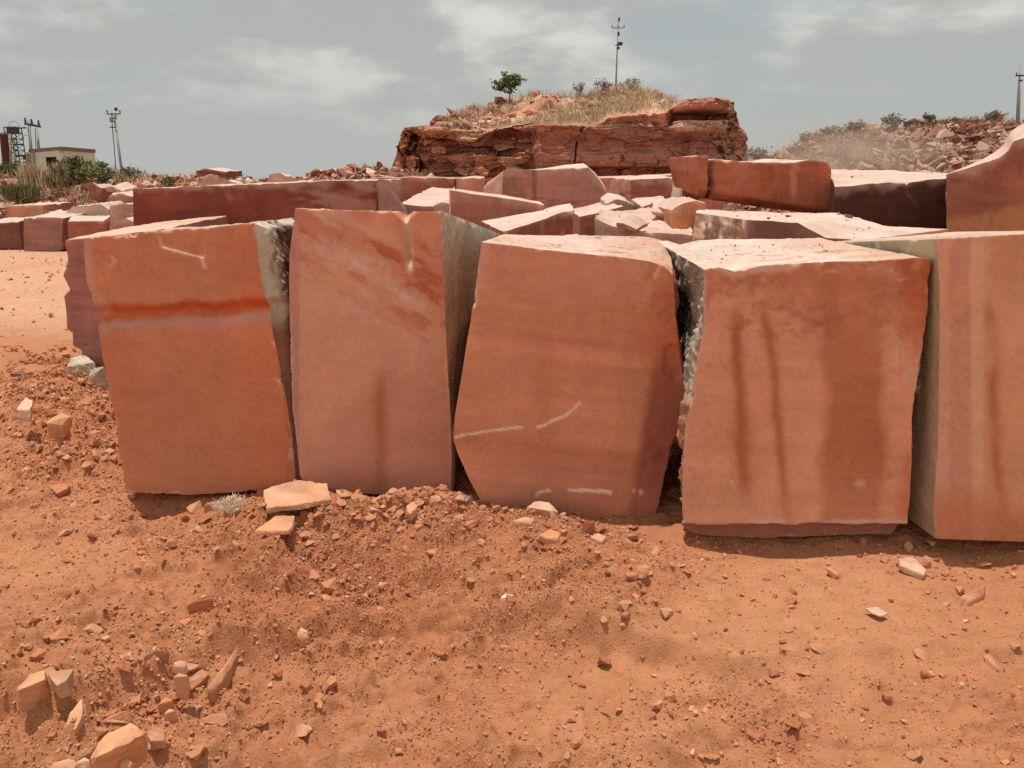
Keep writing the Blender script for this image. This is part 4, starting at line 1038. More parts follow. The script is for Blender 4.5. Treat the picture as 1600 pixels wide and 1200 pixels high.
plate('jagged dark shard sticking out of the bank above the pocket', [(224, 1026, .03), (246, 1018, .04), (264, 1012, .04), (262, 1022, .02), (240, 1030, .01)], .04, (.38, .15, .08), 36, bev=.004, name='stone_shard', cat='stone shard')
# --- on the berm
plate('pale broken stone with a cream top on the crest of the berm', [(26, 640, .12), (40, 620, .16), (52, 626, .15), (46, 640, .12)], .08, (.60, .38, .26), 37, name='loose_stone', cat='stone')
plate('wedge-shaped tan rock on the slope of the berm', [(70, 660, .14), (96, 644, .17), (112, 650, .15), (96, 664, .11), (78, 668, .10)], .08, (.55, .29, .16), 38, name='loose_stone', cat='stone')
plate('squared tan rock at the lower end of the berm', [(82, 676, .12), (98, 662, .15), (108, 668, .13), (100, 682, .09)], .07, (.57, .30, .17), 39, name='loose_stone', cat='stone')
plate('large whitish-green boulder under the mauve ledged block', [(102, 574, .14), (112, 558, .2), (134, 556, .2), (150, 566, .18), (144, 588, .02), (116, 586, .02)], .2, (.48, .40, .29), 40, bev=.007, amp=.014, name='boulder', cat='boulder')
plate('whitish-green striped boulder touching the grooved block', [(134, 590, .12), (148, 574, .18), (164, 574, .18), (170, 600, .04), (150, 610, .01)], .2, (.42, .34, .25), 41, bev=.007, amp=.014, name='boulder', cat='boulder')
plate('dark stick-like splinter of stone on the dust behind the berm', [(16, 583, .10), (34, 579, .11), (52, 582, .10), (40, 586, .09)], .03, (.16, .085, .06), 42, bev=.004, name='stone_shard', cat='stone shard')
# --- lumps on the flat slab behind the row
for px_, py_, w_, lab in ((1166, 326, 8, 'small red lump alone on the pale flat slab'), (1184, 327, 22, 'largest crumbly red lump on the pale flat slab'), (1232, 338, 10, 'flattened red lump well along the pale flat slab'), (1326, 338, 14, 'tiny red fragment at the corner under the tilted red block')):
    q = on(px_, py_, 1.44)
    o = bpy.data.objects.new('loose_stone', BIG[3]); COL.objects.link(o)
    s_ = w_ / 2 / F_PX * float(np.linalg.norm(q - np.array([0, 0, CAM_H])))
    o.scale = (s_, s_ * .8, s_ * .5); o.location = q; o.rotation_euler = (.1, .2, px_)
    tag(o, lab, 'stone')

# crumbs lying on the tops of the blocks
def top_grit():
    rg = np.random.default_rng(91); P, S_ = [], []
    for sd, n_, u0, u1, w0, w1, big in ((4, 170, .1, .95, .15, .7, .009), (3, 70, .1, .95, .1, .7, .007), (1, 40, .1, .9, .1, .7, .007), (5, 30, .0, .8, .1, .9, .008), (88, 70, .05, .95, .1, .95, .018), (90, 60, .1, .9, .1, .9, .02), (77, 20, .1, .9, .1, .9, .01), (84, 24, .05, .9, .1, .9, .016)):
        b = BODIES[sd]; u = rg.uniform(u0, u1, n_); w = np.clip(rg.normal((w0 + w1) / 2, (w1 - w0) / 3.2, n_), .06, .94)
        p, _ = b.P(u, np.zeros(n_), w); P.append(p + np.array([0, 0, .002])); S_.append(np.minimum(big, big * .18 * (1 - rg.random(n_)) ** (-1 / 1.9)))
    scatter('grit', np.concatenate(P), np.concatenate(S_), rg, [(.40, .18, .085), (.30, .11, .06), (.46, .24, .12), (.22, .08, .045), (.52, .34, .25)], M_STONE, .4, (.4, .8), .1)
top_grit()

# white fibrous dust clump at the foot of the grooved block
def dust_clump():
    c = np.array([*gp(366, 812), 0.]); c[2] = float(H(c[:1], c[1:2])[0])
    rg = np.random.default_rng(3)
    n = 1100; V, F, C = [], [], []
    for i in range(n):
        a = rg.uniform(0, 6.28); d = rg.random() ** .6 * .085
        p = c + np.array([d * math.cos(a) * 1.15, d * math.sin(a) * .8, max(0, .075 - d * .75) * rg.random()])
        q = p + np.array([rg.normal(0, .018), rg.normal(0, .014), rg.uniform(-.004, .026)])
        w = np.array([.0016, .0, .0008]); k = len(V)
        V += [p - w, p + w, q + w * .4, q - w * .4]; F.append([k, k + 1, k + 2, k + 3])
        col = np.array([.74, .60, .45]) * rg.uniform(.75, 1.1); C += [col] * 4
    th = rock_shape(77, 'angular', 14); v, f = bm_arrays(th)
    k = len(V); v = v * np.array([.055, .04, .05]) + c + np.array([0, .01, .018]); v = v + .008 * np.stack([vn(v * 40 + i * 5) for i in range(3)], -1)
    V = np.concatenate([np.array(V), v]); C = np.concatenate([np.array(C), np.tile([.62, .42, .29], (len(v), 1))])
    o = mk('fibre_clump', np_mesh('fibre_clump', V - c, [np.array(F), f + k], C, M_STONE, False), None, c)
    tag(o, 'fluffy whitish fibrous clump on the soil at the foot of the grooved block', 'fibre clump')
dust_clump()

# ------------------------------------------------------------------ heaps and cliff
def interp_px(pts):
    a = np.array(pts, float); return lambda x: np.interp(x, a[:, 0], a[:, 1])

def heap(name, ridge, Yf, Yr, foot_z=0., res=(300, 90), seed=0, base=(.44, .22, .13), rough=.25, extra=None):
    rl = interp_px(ridge); x0, x1 = ridge[0][0], ridge[-1][0]
    u = np.linspace(x0, x1, res[0]); v = np.linspace(0, 1.5, res[1])
    Uu, Vv = np.meshgrid(u, v, indexing='ij')
    top = at(Uu, rl(Uu), Yr)
    t = np.clip(Vv, 0, 1); b = np.clip(Vv - 1, 0, 1) * 2
    front = at(Uu, np.full_like(Uu, 330.), Yf)
    P = np.empty(top.shape)
    P[..., 0] = front[..., 0] + (top[..., 0] - front[..., 0]) * t
    P[..., 1] = Yf + (Yr - Yf) * t + b * 10
    zt = top[..., 2]
    P[..., 2] = (foot_z - .3) + (zt - foot_z + .3) * t ** .75 * (1 - b)
    d = fbm(P * .55, 5, seed, .6) * rough * 1.6 + fbm(P * 2.2, 4, seed + 1, .6) * rough * .7
    b1, b2, idv = worley(P * 1.5, seed + 2); d = d + (b2 - b1) * rough * .5 * idv
    k = sm(0, .08, t) * (1 - .75 * sm(.9, 1.0, Vv))
    P[..., 2] += d * k; P[..., 1] -= d * k * .5
    pos = P.reshape(-1, 3)
    c = stone_col(pos * .35, base, seed, .15, .25)
    c = mixc(c, (.56, .36, .25), .6 * sm(.2, .5, (idv * .9).reshape(-1)))
    c = mixc(c, (.25, .11, .07), .6 * sm(.2, .6, (-idv * .9).reshape(-1)))
    if extra is not None: c = extra(c, Uu.reshape(-1), Vv.reshape(-1), pos)
    I = np.arange(Uu.size).reshape(Uu.shape)
    Q = np.stack([I[:-1, :-1], I[1:, :-1], I[1:, 1:], I[:-1, 1:]], -1).reshape(-1, 4)
    o = mk(name, np_mesh(name, pos, Q, c, M_CLIFF, False)); tag(o, kind='structure')
    return P, t * (Vv <= 1.05)

def rubble(name, P, mask, n, smin, smax, tones, seed, squash=(.25, .6), umask=None):
    rg = np.random.default_rng(seed)
    pos = P.reshape(-1, 3); w = (mask.reshape(-1) > .03).astype(float)
    if umask is not None: w = w * umask(pos)
    idx = rg.choice(len(pos), n, p=w / w.sum())
    p = pos[idx] + rg.normal(0, .08, (n, 3)) * np.array([1, 1, .2])
    s = smin * (1 - rg.random(n)) ** (-1 / 1.8); s = np.minimum(s, smax)
    scatter(name, p, s, rg, tones, M_STONE, .45, squash, .2)

RUB = [(.52, .31, .22), (.44, .21, .14), (.38, .15, .10), (.60, .42, .32), (.30, .12, .08), (.48, .27, .19), (.24, .10, .07)]
P1, m1 = heap('spoil_heap', [(-160, 256), (-60, 258), (0, 264), (50, 272), (110, 274), (150, 276), (200, 274), (216, 277), (262, 285), (330, 290)], 22.5, 30, 0, (320, 90), 501, rough=.22)
rubble('heap_rubble', P1, m1, 9000, .035, .26, RUB, 31)
P2, m2 = heap('spoil_heap', [(205, 285), (222, 278), (262, 282), (296, 276), (330, 272), (362, 280), (410, 286), (440, 283), (470, 279), (500, 272), (525, 267), (552, 264), (590, 265), (625, 272), (665, 277), (700, 290)], 19.5, 25, 0, (360, 70), 511, rough=.14)
rubble('heap_rubble', P2, m2, 9500, .035, .24, RUB, 32)
def scar(c, u, v, P):
    n = fbm(P * 1.5, 3, 5)
    c = mixc(c, (.52, .24, .11), .8 * band(u, 1441 + 6 * n, 9) * (1 - sm(.9, 1, v)))
    return mixc(c, (.50, .33, .25), .5 * (1 - sm(1330, 1420, u)))
P3, m3 = heap('spoil_heap', [(1120, 285), (1150, 268), (1170, 254), (1205, 246), (1240, 234), (1258, 220), (1300, 209), (1350, 203), (1400, 199), (1432, 195), (1470, 192), (1530, 190), (1600, 192), (1680, 190), (1800, 205)], 27, 36, 0, (420, 110), 521, base=(.30, .17, .115), rough=.35, extra=scar)
rubble('heap_rubble', P3, m3, 11000, .045, .40, [tuple(.72 * q for q in c_) for c_ in RUB], 33)

def build_cliff():
    ct = interp_px([(612, 262), (622, 236), (632, 200), (660, 197), (690, 199), (720, 204), (760, 207), (800, 199), (835, 195), (880, 196), (930, 198), (950, 186), (980, 180), (1040, 176), (1056, 166), (1066, 158), (1100, 155), (1142, 160), (1150, 192), (1163, 208), (1168, 240), (1172, 268)])
    rl = interp_px([(612, 260), (622, 234), (632, 199), (660, 197), (690, 194), (702, 186), (740, 172), (775, 161), (800, 156), (830, 151), (880, 152), (930, 148), (965, 139), (1000, 141), (1035, 151), (1056, 163), (1066, 156), (1100, 153), (1142, 158), (1150, 190), (1163, 206), (1168, 238), (1172, 266)])
    nu, nv = 620, 300
    u = np.linspace(612, 1172, nu); v = np.linspace(0, 1, nv)
    U, W = np.meshgrid(u, v, indexing='ij')
    t = (U - 892) / 280
    Y0 = 38 + 5.5 * np.clip(np.abs(t) - .80, 0, 1) ** 1.3 * 6 - .9 * np.exp(-((U - 1000) / 120) ** 2)
    Y0 = Y0 + 1.2 * sm(830, 846, U) * -1 * (1 - sm(846, 1160, U) * .3)
    s = W / .55
    topc = at(U, ct(U), Y0); zc = topc[..., 2]
    P = np.empty((nu, nv, 3))
    P[..., 0] = topc[..., 0]; P[..., 1] = Y0
    P[..., 2] = -.2 + (zc + .2) * np.clip(s, 0, 1)
    k = np.clip((W - .55) / .27, 0, 1)
    Yr = Y0 + .5 + 6.5 * sm(680, 740, U) * (1 - sm(1040, 1062, U))
    tr = at(U, rl(U), Yr)
    up = W > .55
    for a, b in ((0, tr[..., 0]), (1, Yr), (2, tr[..., 2])):
        P[..., a] = np.where(up, P[..., a] + (b - P[..., a]) * k, P[..., a])
    kb = np.clip((W - .82) / .18, 0, 1)
    P[..., 1] += kb * 8; P[..., 2] = np.where(kb > 0, P[..., 2] * (1 - kb ** 1.5) - .3 * kb ** 1.5, P[..., 2])
    pxx, pyy = proj(P)
    face = (1 - sm(.53, .60, W))
    # bedding ledges, lumps and overhangs
    zz = P[..., 2] + .12 * (P[..., 0] - 3) * .12 + .25 * fbm(P * np.array([.35, .35, .2]), 3, 601)
    led = fbm(np.stack([zz * 3.2, P[..., 0] * .12, P[..., 0] * 0], -1), 5, 602, .65)
    led = np.sign(led) * np.abs(led) ** .6
    wq = P + .35 * np.stack([fbm(P * .7, 4, 603), fbm(P * .7, 4, 604), .5 * fbm(P * .7, 4, 605)], -1)
    b1, b2, idv = worley(wq * np.array([.42, .42, 1.0]), 606)
    c1_, c2_, cid = worley(wq * np.array([1.1, 1.1, 2.6]), 624)
    leftm = 1 - sm(800, 850, U + 14 * fbm(P * .8, 3, 608)); mid = (1 - leftm) * (1 - sm(1060, 1110, U))
    d = led * (.30 * leftm + .20 * mid + .36 * (1 - leftm - mid))
    d = d + leftm * (.75 * idv + .38 * cid + .12 * np.clip(c2_ - c1_, 0, .4)) + mid * (.16 * idv + .12 * cid) + (1 - leftm - mid) * (.3 * idv + .25 * cid)
    d = d + fbm(P * 1.4, 6, 605, .65) * (.45 * leftm + .14 * mid + .36 * (1 - leftm - mid))
    d = d - .35 * mid * (1 - sm(.01, .05, np.abs(fbm(np.stack([P[..., 0] * .55, P[..., 2] * .12, P[..., 0] * 0], -1), 3, 609)))) * (cid > -.3)
    d = d + .9 * (1 - sm(640, 665, np.abs(U - 640) + 640)) * 0
    # overhanging cap and lit shelf on the far end
    cap = sm(1052, 1062, U) * (1 - sm(1128, 1140, U))
    d = d + cap * (1.0 * sm(176, 172, pyy) * 0 + 1.0 * (1 - sm(172, 176, pyy)) - 1.1 * sm(173, 177, pyy) * (1 - sm(186, 190, pyy)) + .9 * sm(186, 191, pyy) * (1 - sm(203, 212, pyy + (U - 1100) * .1)))
    # undercut at the base of the sawn part
    uc = sm(915, 930, U) * (1 - sm(1075, 1095, U))
    d = d - 1.0 * uc * sm(259, 262, pyy)
    # left cap stone
    lc = 1 - sm(690, 700, U); d = d + lc * (.5 * (1 - sm(205, 209, pyy)) - .3 * sm(206, 209, pyy) * (1 - sm(214, 222, pyy)))
    # dark slot between turf and cap
    d = d - .8 * band(U, 1052, 7) * (1 - sm(190, 200, pyy)) * sm(160, 165, pyy)
    endk = np.clip((1 - np.abs(t)) / .04, .25, 1)
    P[..., 1] -= d * face * endk
    P[..., 0] += .35 * fbm(P * 1.1, 4, 606, .6) * face * (np.abs(t) > .85)
    P[..., 2] += (1 - face) * (.28 * fbm(P * .9, 4, 607, .6)) * (1 - kb) * sm(.6, .7, W) * (1 - sm(1040, 1060, U)) * sm(640, 700, U)
    pos = P.reshape(-1, 3); Ur, pr = U.reshape(-1), pyy.reshape(-1); z2 = zz.reshape(-1)
    strat = fbm(np.stack([z2 * 2.6, pos[:, 0] * .05, pos[:, 0] * 0], -1), 5, 611, .65)
    c = stone_col(pos * .3, (.42, .18, .118), 612, .0, .2)
    c = c * (1 + .55 * strat)[:, None]
    c = mixc(c, (.42, .19, .10), .75 * leftm.reshape(-1) * sm(-.4, .4, idv.reshape(-1)))
    c = mixc(c, (.50, .30, .20), .5 * leftm.reshape(-1) * sm(.3, .7, cid.reshape(-1)))
    c = mixc(c, (.40, .20, .135), .7 * mid.reshape(-1) * sm(232, 238, pr) * (1 - sm(258, 262, pr)))
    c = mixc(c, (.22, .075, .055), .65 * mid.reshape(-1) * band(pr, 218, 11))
    c = mixc(c, (.40, .21, .135), .8 * sm(1085, 1130, Ur + 12 * fbm(pos, 3, 613)))
    c = mixc(c, (.58, .38, .28), .8 * (cap * sm(187, 191, pyy) * (1 - sm(203, 210, pyy))).reshape(-1))  # sunlight on the shelf under the cap painted as pale colour
    turf = (1 - face).reshape(-1) * sm(690, 720, Ur) * (1 - sm(1045, 1058, Ur))
    c = mixc(c, (.50, .36, .22), .85 * turf * sm(-.5, .2, fbm(pos * .8, 4, 614)))
    tal = sm(.25, .5, fbm(pos * np.array([.5, .5, .3]), 4, 615)) * leftm.reshape(-1)
    c = mixc(c, (.46, .27, .17), .6 * tal)
    I = np.arange(U.size).reshape(U.shape)
    Q = np.stack([I[:-1, :-1], I[1:, :-1], I[1:, 1:], I[:-1, 1:]], -1).reshape(-1, 4)
    o = mk('rock_outcrop', np_mesh('rock_outcrop', pos, Q, c, M_CLIFF, False))
    tag(o, 'tall weathered red cliff left by quarrying, grassy on top', 'cliff')
    return P, U, W
PC, UC, WC = build_cliff()
rubble('talus', PC, ((WC > .58) & (WC < .80) & (UC > 680) & (UC < 790)).astype(float), 700, .07, .4, RUB, 35)
rubble('talus', PC, ((WC > .62) & (WC < .82) & (UC > 790) & (UC < 1050)).astype(float), 160, .08, .4, RUB, 36)

# ------------------------------------------------------------------ plants
def blades(pos, h, w, lean, tones, rg):
    n = len(pos); a = rg.uniform(0, 6.283, n); la = rg.uniform(0, 6.283, n)
    hh = rg.uniform(*h, n); ww = rg.uniform(*w, n); le = np.abs(rg.normal(0, lean, n)) * hh
    side = np.stack([np.cos(a), np.sin(a), a * 0], -1) * ww[:, None]
    out = np.stack([np.cos(la), np.sin(la), la * 0], -1)
    p1 = pos + out * (le * .3)[:, None] + np.array([0, 0, 1]) * (hh * .6)[:, None]
    p2 = pos + out * le[:, None] + np.array([0, 0, 1]) * hh[:, None]
    V = np.stack([pos - side, pos + side, p1 + side * .7, p1 - side * .7, p2], 1).reshape(-1, 3)
    k = (np.arange(n) * 5)[:, None]
    C = np.repeat(np.array(tones)[rg.integers(0, len(tones), n)] * rg.uniform(.7, 1.3, n)[:, None], 5, 0)
    return V, [k + np.array([[0, 1, 2, 3]]), k + np.array([[3, 2, 4]])], C

STRAW = [(.52, .40, .25), (.47, .35, .21), (.57, .45, .29), (.42, .31, .18), (.36, .26, .16)]
GREEN = [(.085, .115, .035), (.11, .135, .045), (.065, .09, .03), (.14, .15, .055)]
OLIVE = [(.17, .17, .075), (.21, .20, .09), (.13, .14, .06), (.27, .24, .12)]
DRYB = [(.26, .22, .13), (.20, .17, .10), (.32, .27, .17)]

def turf(name, P, mask, n, h, w, tones, seed, lean=.45, clump=1.):
    rg = np.random.default_rng(seed); pos = P.reshape(-1, 3)
    m = mask.reshape(-1) * (np.clip(fbm(pos * clump, 4, seed) * 2.4 + .75, .04, 1) ** 1.5)
    i = rg.choice(len(pos), n, p=m / m.sum())
    p = pos[i] + rg.normal(0, .10, (n, 3)) * np.array([1, 1, 0]) - np.array([0, 0, .08])
    V, F, C = blades(p, h, w, lean, tones, rg)
    return tag(mk(name, np_mesh(name, V, F, C, M_VEG, False)), kind='stuff')

turf('dry_grass', PC, ((WC > .565) & (WC < .84) & (UC > 690) & (UC < 1052)).astype(float), 8500, (.10, .60), (.008, .020), STRAW, 41, 1.0, .45)
turf('dry_grass', P3, m3 * (m3 > .55), 7000, (.08, .45), (.010, .024), [tuple(.75 * q for q in c_) for c_ in STRAW] + OLIVE + OLIVE, 42, .9, .30)
turf('dry_grass', P1, m1 * (m1 > .35), 3600, (.15, .55), (.010, .025), STRAW + OLIVE, 43, .6, .5)
turf('dry_grass', P2, m2 * (m2 > .75), 900, (.1, .35), (.008, .02), STRAW + OLIVE, 44, .6, .7)

def shrub(name, label, base, h, w, tones, seed, leaf=(.03, .07), nleaf=900, nstem=9, cat='shrub', trunk=False, shape=.55, low=.12, group=None, blade=False, lean=.5):
    rg = np.random.default_rng(seed); base = np.array(base, float)
    root = empty(name, base); tag(root, label, cat, group)
    bm = bmesh.new(); tips = []
    if trunk: add_bar(bm, (0, 0, -.2), (0, 0, h * .3), .06 * h / 2, .04 * h / 2, 7)
    for i in range(nstem):
        a = rg.uniform(0, 6.283); r = w / 2 * math.sqrt(rg.uniform(.05, 1)); zt = h * (1 - shape * (2 * r / w) ** 2) * rg.uniform(.72, 1.0)
        st = Vector((0, 0, h * .22)) if trunk else Vector((rg.normal(0, .06) * w, rg.normal(0, .06) * w, -.1))
        tip = Vector((r * math.cos(a), r * math.sin(a), zt)); mid = st.lerp(tip, .5) + Vector((rg.normal(0, .05) * w, rg.normal(0, .05) * w, .08 * h))
        add_bar(bm, st, mid, .016 * h / 1.5, .010 * h / 1.5, 5); add_bar(bm, mid, tip, .010 * h / 1.5, .003 * h, 5)
        tips += [(st, mid, tip)]
        for _ in range(3):
            q = mid.lerp(tip, rg.uniform(0, .8)); e = q + Vector((rg.normal(0, .13) * w, rg.normal(0, .13) * w, abs(rg.normal(.1, .08)) * h)); add_bar(bm, q, e, .006 * h / 1.5, .002 * h, 4); tips.append((q, q.lerp(e, .5), e))
    bm_obj('trunk' if trunk else 'stem', bm, M_BARK, root)
    if nleaf:
        t = rg.integers(0, len(tips), nleaf); A = np.array([[list(x) for x in q] for q in tips])
        k = rg.uniform(low, 1.05, nleaf) ** .75
        p = np.where((k < .5)[:, None], A[t, 0] + (A[t, 1] - A[t, 0]) * (k * 2)[:, None], A[t, 1] + (A[t, 2] - A[t, 1]) * ((k - .5) * 2)[:, None])
        p = p + rg.normal(0, .05 * w, (nleaf, 3)) * np.array([1, 1, .8])
        if blade:
            V, F, C = blades(p * np.array([1, 1, .55]), (h * .25, h * .6), (leaf[0] * .3, leaf[1] * .3), lean, tones, rg)
        else:
            M = rot_mats(nleaf, rg, 1.0); s = rg.uniform(*leaf, nleaf)
            q = np.array([[-1, 0, 0], [0, -.42, .12], [1, 0, 0], [0, .42, .12]])
            V = (np.einsum('nij,vj->nvi', M, q) * s[:, None, None] + p[:, None, :]).reshape(-1, 3)
            F = np.arange(nleaf * 4).reshape(-1, 4)
            tn = rg.integers(0, len(tones), len(tips))
            C = np.repeat(np.array(tones)[np.where(rg.random(nleaf) < .7, tn[t], rg.integers(0, len(tones), nleaf))] * rg.uniform(.7, 1.3, nleaf)[:, None], 4, 0)
        mk('foliage', np_mesh('foliage', V, F, C, M_VEG, False), root)
    return root

M_BARK = plain_mat('bark', (.12, .09, .06), .95, .3, 30)

def surf(P, U, W, px, w):
    i = np.argmin((U - px) ** 2 * .01 + ((W - w) * 100) ** 2); return P.reshape(-1, 3)[i]

def on_ridge(px, py, Y): return at(px, py, Y)

# tops of the cliff: bases read off its own surface
b = surf(PC, UC, WC, 797, .80)
shrub('tree', 'small dark green tree standing alone on the cliff top', b - np.array([0, .6, .05]), 1.35, 1.6, GREEN, 51, (.05, .12), 1500, 16, 'tree', True, .45, .1)
b = surf(PC, UC, WC, 905, .80)
shrub('shrub', 'sparse dark twiggy shrub nearest the green tree on the cliff top', b, 1.0, .85, [(.10, .11, .06), (.15, .14, .08)], 52, (.03, .06), 240, 14, shape=.2)
b = surf(PC, UC, WC, 940, .80)
shrub('shrub', 'greyish bushy shrub just beside the pole on the cliff top', b, .85, 1.0, [(.22, .20, .14), (.17, .16, .11)], 53, (.03, .06), 520, 14, shape=.35)
b = surf(PC, UC, WC, 985, .80)
shrub('shrub', 'faint dry shrub on the far side of the cliff-top pole', b, .75, 1.1, [(.26, .24, .17), (.22, .20, .14)], 54, (.03, .06), 360, 13, shape=.4)
for px_, py_, h_, w_, lab, sd, tn in (
    (1393, 203, .75, 1.1, 'round olive shrub, the tallest on the dusty rubble heap', 61, OLIVE + DRYB),
    (1335, 208, .55, .9, 'small upright shrub in the dust on the rubble heap', 62, OLIVE + DRYB + DRYB),
    (1262, 224, .5, .8, 'low shrub where the rubble heap crest drops away', 63, OLIVE + DRYB + DRYB),
    (1450, 190, .35, .6, 'tiny tuft of scrub at the start of the stony crest', 64, DRYB),
    (1552, 190, .5, .8, 'dark scrub beside the pole on the stony crest', 65, OLIVE + DRYB + DRYB),
    (1300, 214, .5, .9, 'spreading scrub on the dusty crest between two small shrubs', 66, OLIVE + DRYB + DRYB),
    (1182, 256, .8, 1.2, 'hazy shrub beyond the end of the cliff', 67, OLIVE + DRYB + DRYB)):
    shrub('shrub', lab, at(px_, py_, 35.6), h_, w_, tn, sd, (.04, .08), 420, 11, shape=.4)
for px_, py_, Y_, h_, w_, lab, sd, tn, nl, bl in (
    (122, 292, 28.5, 1.15, 1.35, 'dark green bushy shrub hiding the front of the hut', 71, GREEN, 1900, False),
    (150, 292, 27.5, .95, 1.3, 'lighter olive shrub spreading beside the dark green one', 72, OLIVE, 1500, False),
    (12, 283, 29, .75, 1.3, 'green shrub below the leaning red pillar', 73, GREEN, 1200, False),
    (92, 270, 30, .5, .5, 'dark green sprig growing under the hut window', 74, GREEN, 300, False),
    (205, 274, 28, .3, .6, 'thin scrub at the foot of the leaning pole', 75, OLIVE, 160, False),
    (265, 290, 23, .25, .6, 'low olive scrub in the rubble before the dark flat slab', 77, OLIVE, 300, False)):
    shrub('shrub', lab, at(px_, py_, Y_), h_, w_, tn, sd, (.035, .085), nl, 16, shape=.45)
shrub('grass_clump', 'tall dry straw-coloured grass clump on the heap before the hut', at(48, 312, 25.5), 1.15, 1.2, STRAW, 76, (.05, .09), 1500, 3, 'grass', False, .3, .0, blade=True, lean=.25)
shrub('grass_clump', 'green grass clump at the foot of the tall dry grass', at(34, 322, 24.5), .8, 1.3, OLIVE, 78, (.05, .09), 700, 3, 'grass', False, .3, .0, blade=True, lean=.4)
shrub('grass_clump', 'half-dry grass clump between dry tall grass and dark green shrub', at(90, 298, 27), .9, 1.2, STRAW + OLIVE, 79, (.05, .09), 600, 3, 'grass', False, .3, .0, blade=True, lean=.4)

# ------------------------------------------------------------------ poles, hut and frames on the skyline
M_CONC = plain_mat('pole_concrete', (.30, .29, .27), .85, .15, 5)
M_STEEL = plain_mat('dark_steel', (.06, .058, .055), .6, .2, 9)
M_WALL = plain_mat('limewash', (.50, .53, .45), .9, .14, 1.6)
M_ROOF = plain_mat('roof_concrete', (.17, .12, .09), .9, .25, 2)
M_RED = plain_mat('red_stone', (.075, .028, .022), .9, .25, 5)
M_DARK = plain_mat('dark_opening', (.02, .018, .016), .9, .1, 5)
M_WOOD = plain_mat('weathered_wood', (.26, .21, .16), .9, .25, 12)

def pole(label, foot, top, r, arms, extra=(), mat=None):
    """foot/top: world points; arms: (fraction up, left length, right length, insulators)"""
    foot, top = Vector(foot), Vector(top); d = top - foot
    root = empty('utility_pole', foot); tag(root, label, 'utility pole')
    bm = bmesh.new(); add_bar(bm, d * -.06, d, r, r * .62, 10); bm_obj('post', bm, mat or M_CONC, root, True)
    for f, a, b_, ins in arms:
        c = d * f; bm = bmesh.new(); add_bar(bm, c + Vector((-a, -.08, 0)), c + Vector((b_, -.08, 0)), max(.02, r * .42), None, 6)
        arm = bm_obj('crossarm', bm, M_STEEL, root)
        for q in ins:
            bm = bmesh.new(); p = c + Vector((q, -.08, 0)); add_bar(bm, p, p + Vector((0, 0, .12)), .010, None, 5); add_bar(bm, p + Vector((0, 0, .05)), p + Vector((0, 0, .13)), .032, .018, 8)
            bm_obj('insulator', bm, M_STEEL, arm)
    for nm, off, s in extra:
        bm = bmesh.new(); add_box(bm, d * off[0] + Vector((off[1], -.12, off[2])), s); bmesh.ops.bevel(bm, geom=bm.edges[:], offset=min(s) * .2, segments=2, affect='EDGES'); bm_obj(nm, bm, M_STEEL, root)
    return root

foot = surf(PC, UC, WC, 962, .81)
pole('slender pole with one short crossarm standing on the cliff top', foot, at(966, 29, foot[1] + .2), .048, [(.865, .32, .32, (-.3, .0, .3)), (.62, .12, .08, ())], [('fuse_box', (.64, .12, .0), (.26, .2, .16)), ('bracket', (.58, .04, 0), (.14, .14, .12)), ('clamp', (.78, .03, 0), (.1, .1, .2)), ('finial', (.98, .03, 0), (.09, .09, .18))])
pole('pole at the picture edge beyond the stony heap, with two slanting arms', at(1590, 195, 37), at(1594, 99, 37.3), .085, [(.80, .22, .22, (-.2, .2)), (.72, .08, .08, ())])
lp = pole('leaning concrete pole with several short crossarms on the rubble heap', at(191, 272, 29.5), at(176.5, 168, 30.5), .052, [(.90, .22, .28, (-.2, .27)), (.83, .02, .12, (.1,)), (.79, .15, .05, (-.12,)), (.70, .18, .06, ())], [('spool', (.97, .16, 0), (.09, .09, .12))])
bm = bmesh.new(); o_ = Vector(lp.location)
add_bar(bm, Vector(at(175, 190, 30.4)) - o_, Vector(at(181, 262, 29.4)) - o_, .018, None, 6); add_bar(bm, Vector(at(174.8, 176, 30.4)) - o_, Vector(at(175.2, 192, 30.4)) - o_, .022, None, 6)
bm_obj('stay_wire', bm, M_STEEL, lp)

# twin-pole frame
hp = empty('pole_frame', at(50, 268, 36)); tag(hp, 'twin grey poles joined by one dark crossbeam, behind the hut', 'pole frame'); o_ = hp.location
for a, b_ in ((at(51, 268, 36), at(45, 187, 36.4)), (at(64, 268, 36), at(56, 189, 36.8))):
    bm = bmesh.new(); add_bar(bm, Vector(a) - o_, Vector(b_) - o_, .075, .055, 10); bm_obj('post', bm, M_CONC, hp, True)
bm = bmesh.new(); add_bar(bm, Vector(at(38, 193, 36.2)) - o_, Vector(at(64, 198, 36.6)) - o_, .05, None, 6); cb = bm_obj('crossbeam', bm, M_STEEL, hp)
for px_, py_ in ((40, 192), (50, 194), (61, 196)):
    bm = bmesh.new(); p = Vector(at(px_, py_, 36.3)) - o_; add_bar(bm, p, p + Vector((0, 0, .22)), .05, .03, 8); bm_obj('insulator', bm, M_STEEL, cb)
bm = bmesh.new(); add_bar(bm, Vector(at(55, 200, 36.3)) - o_, Vector(at(56, 240, 36)) - o_, .014, None, 5); bm_obj('cable', bm, M_STEEL, hp)

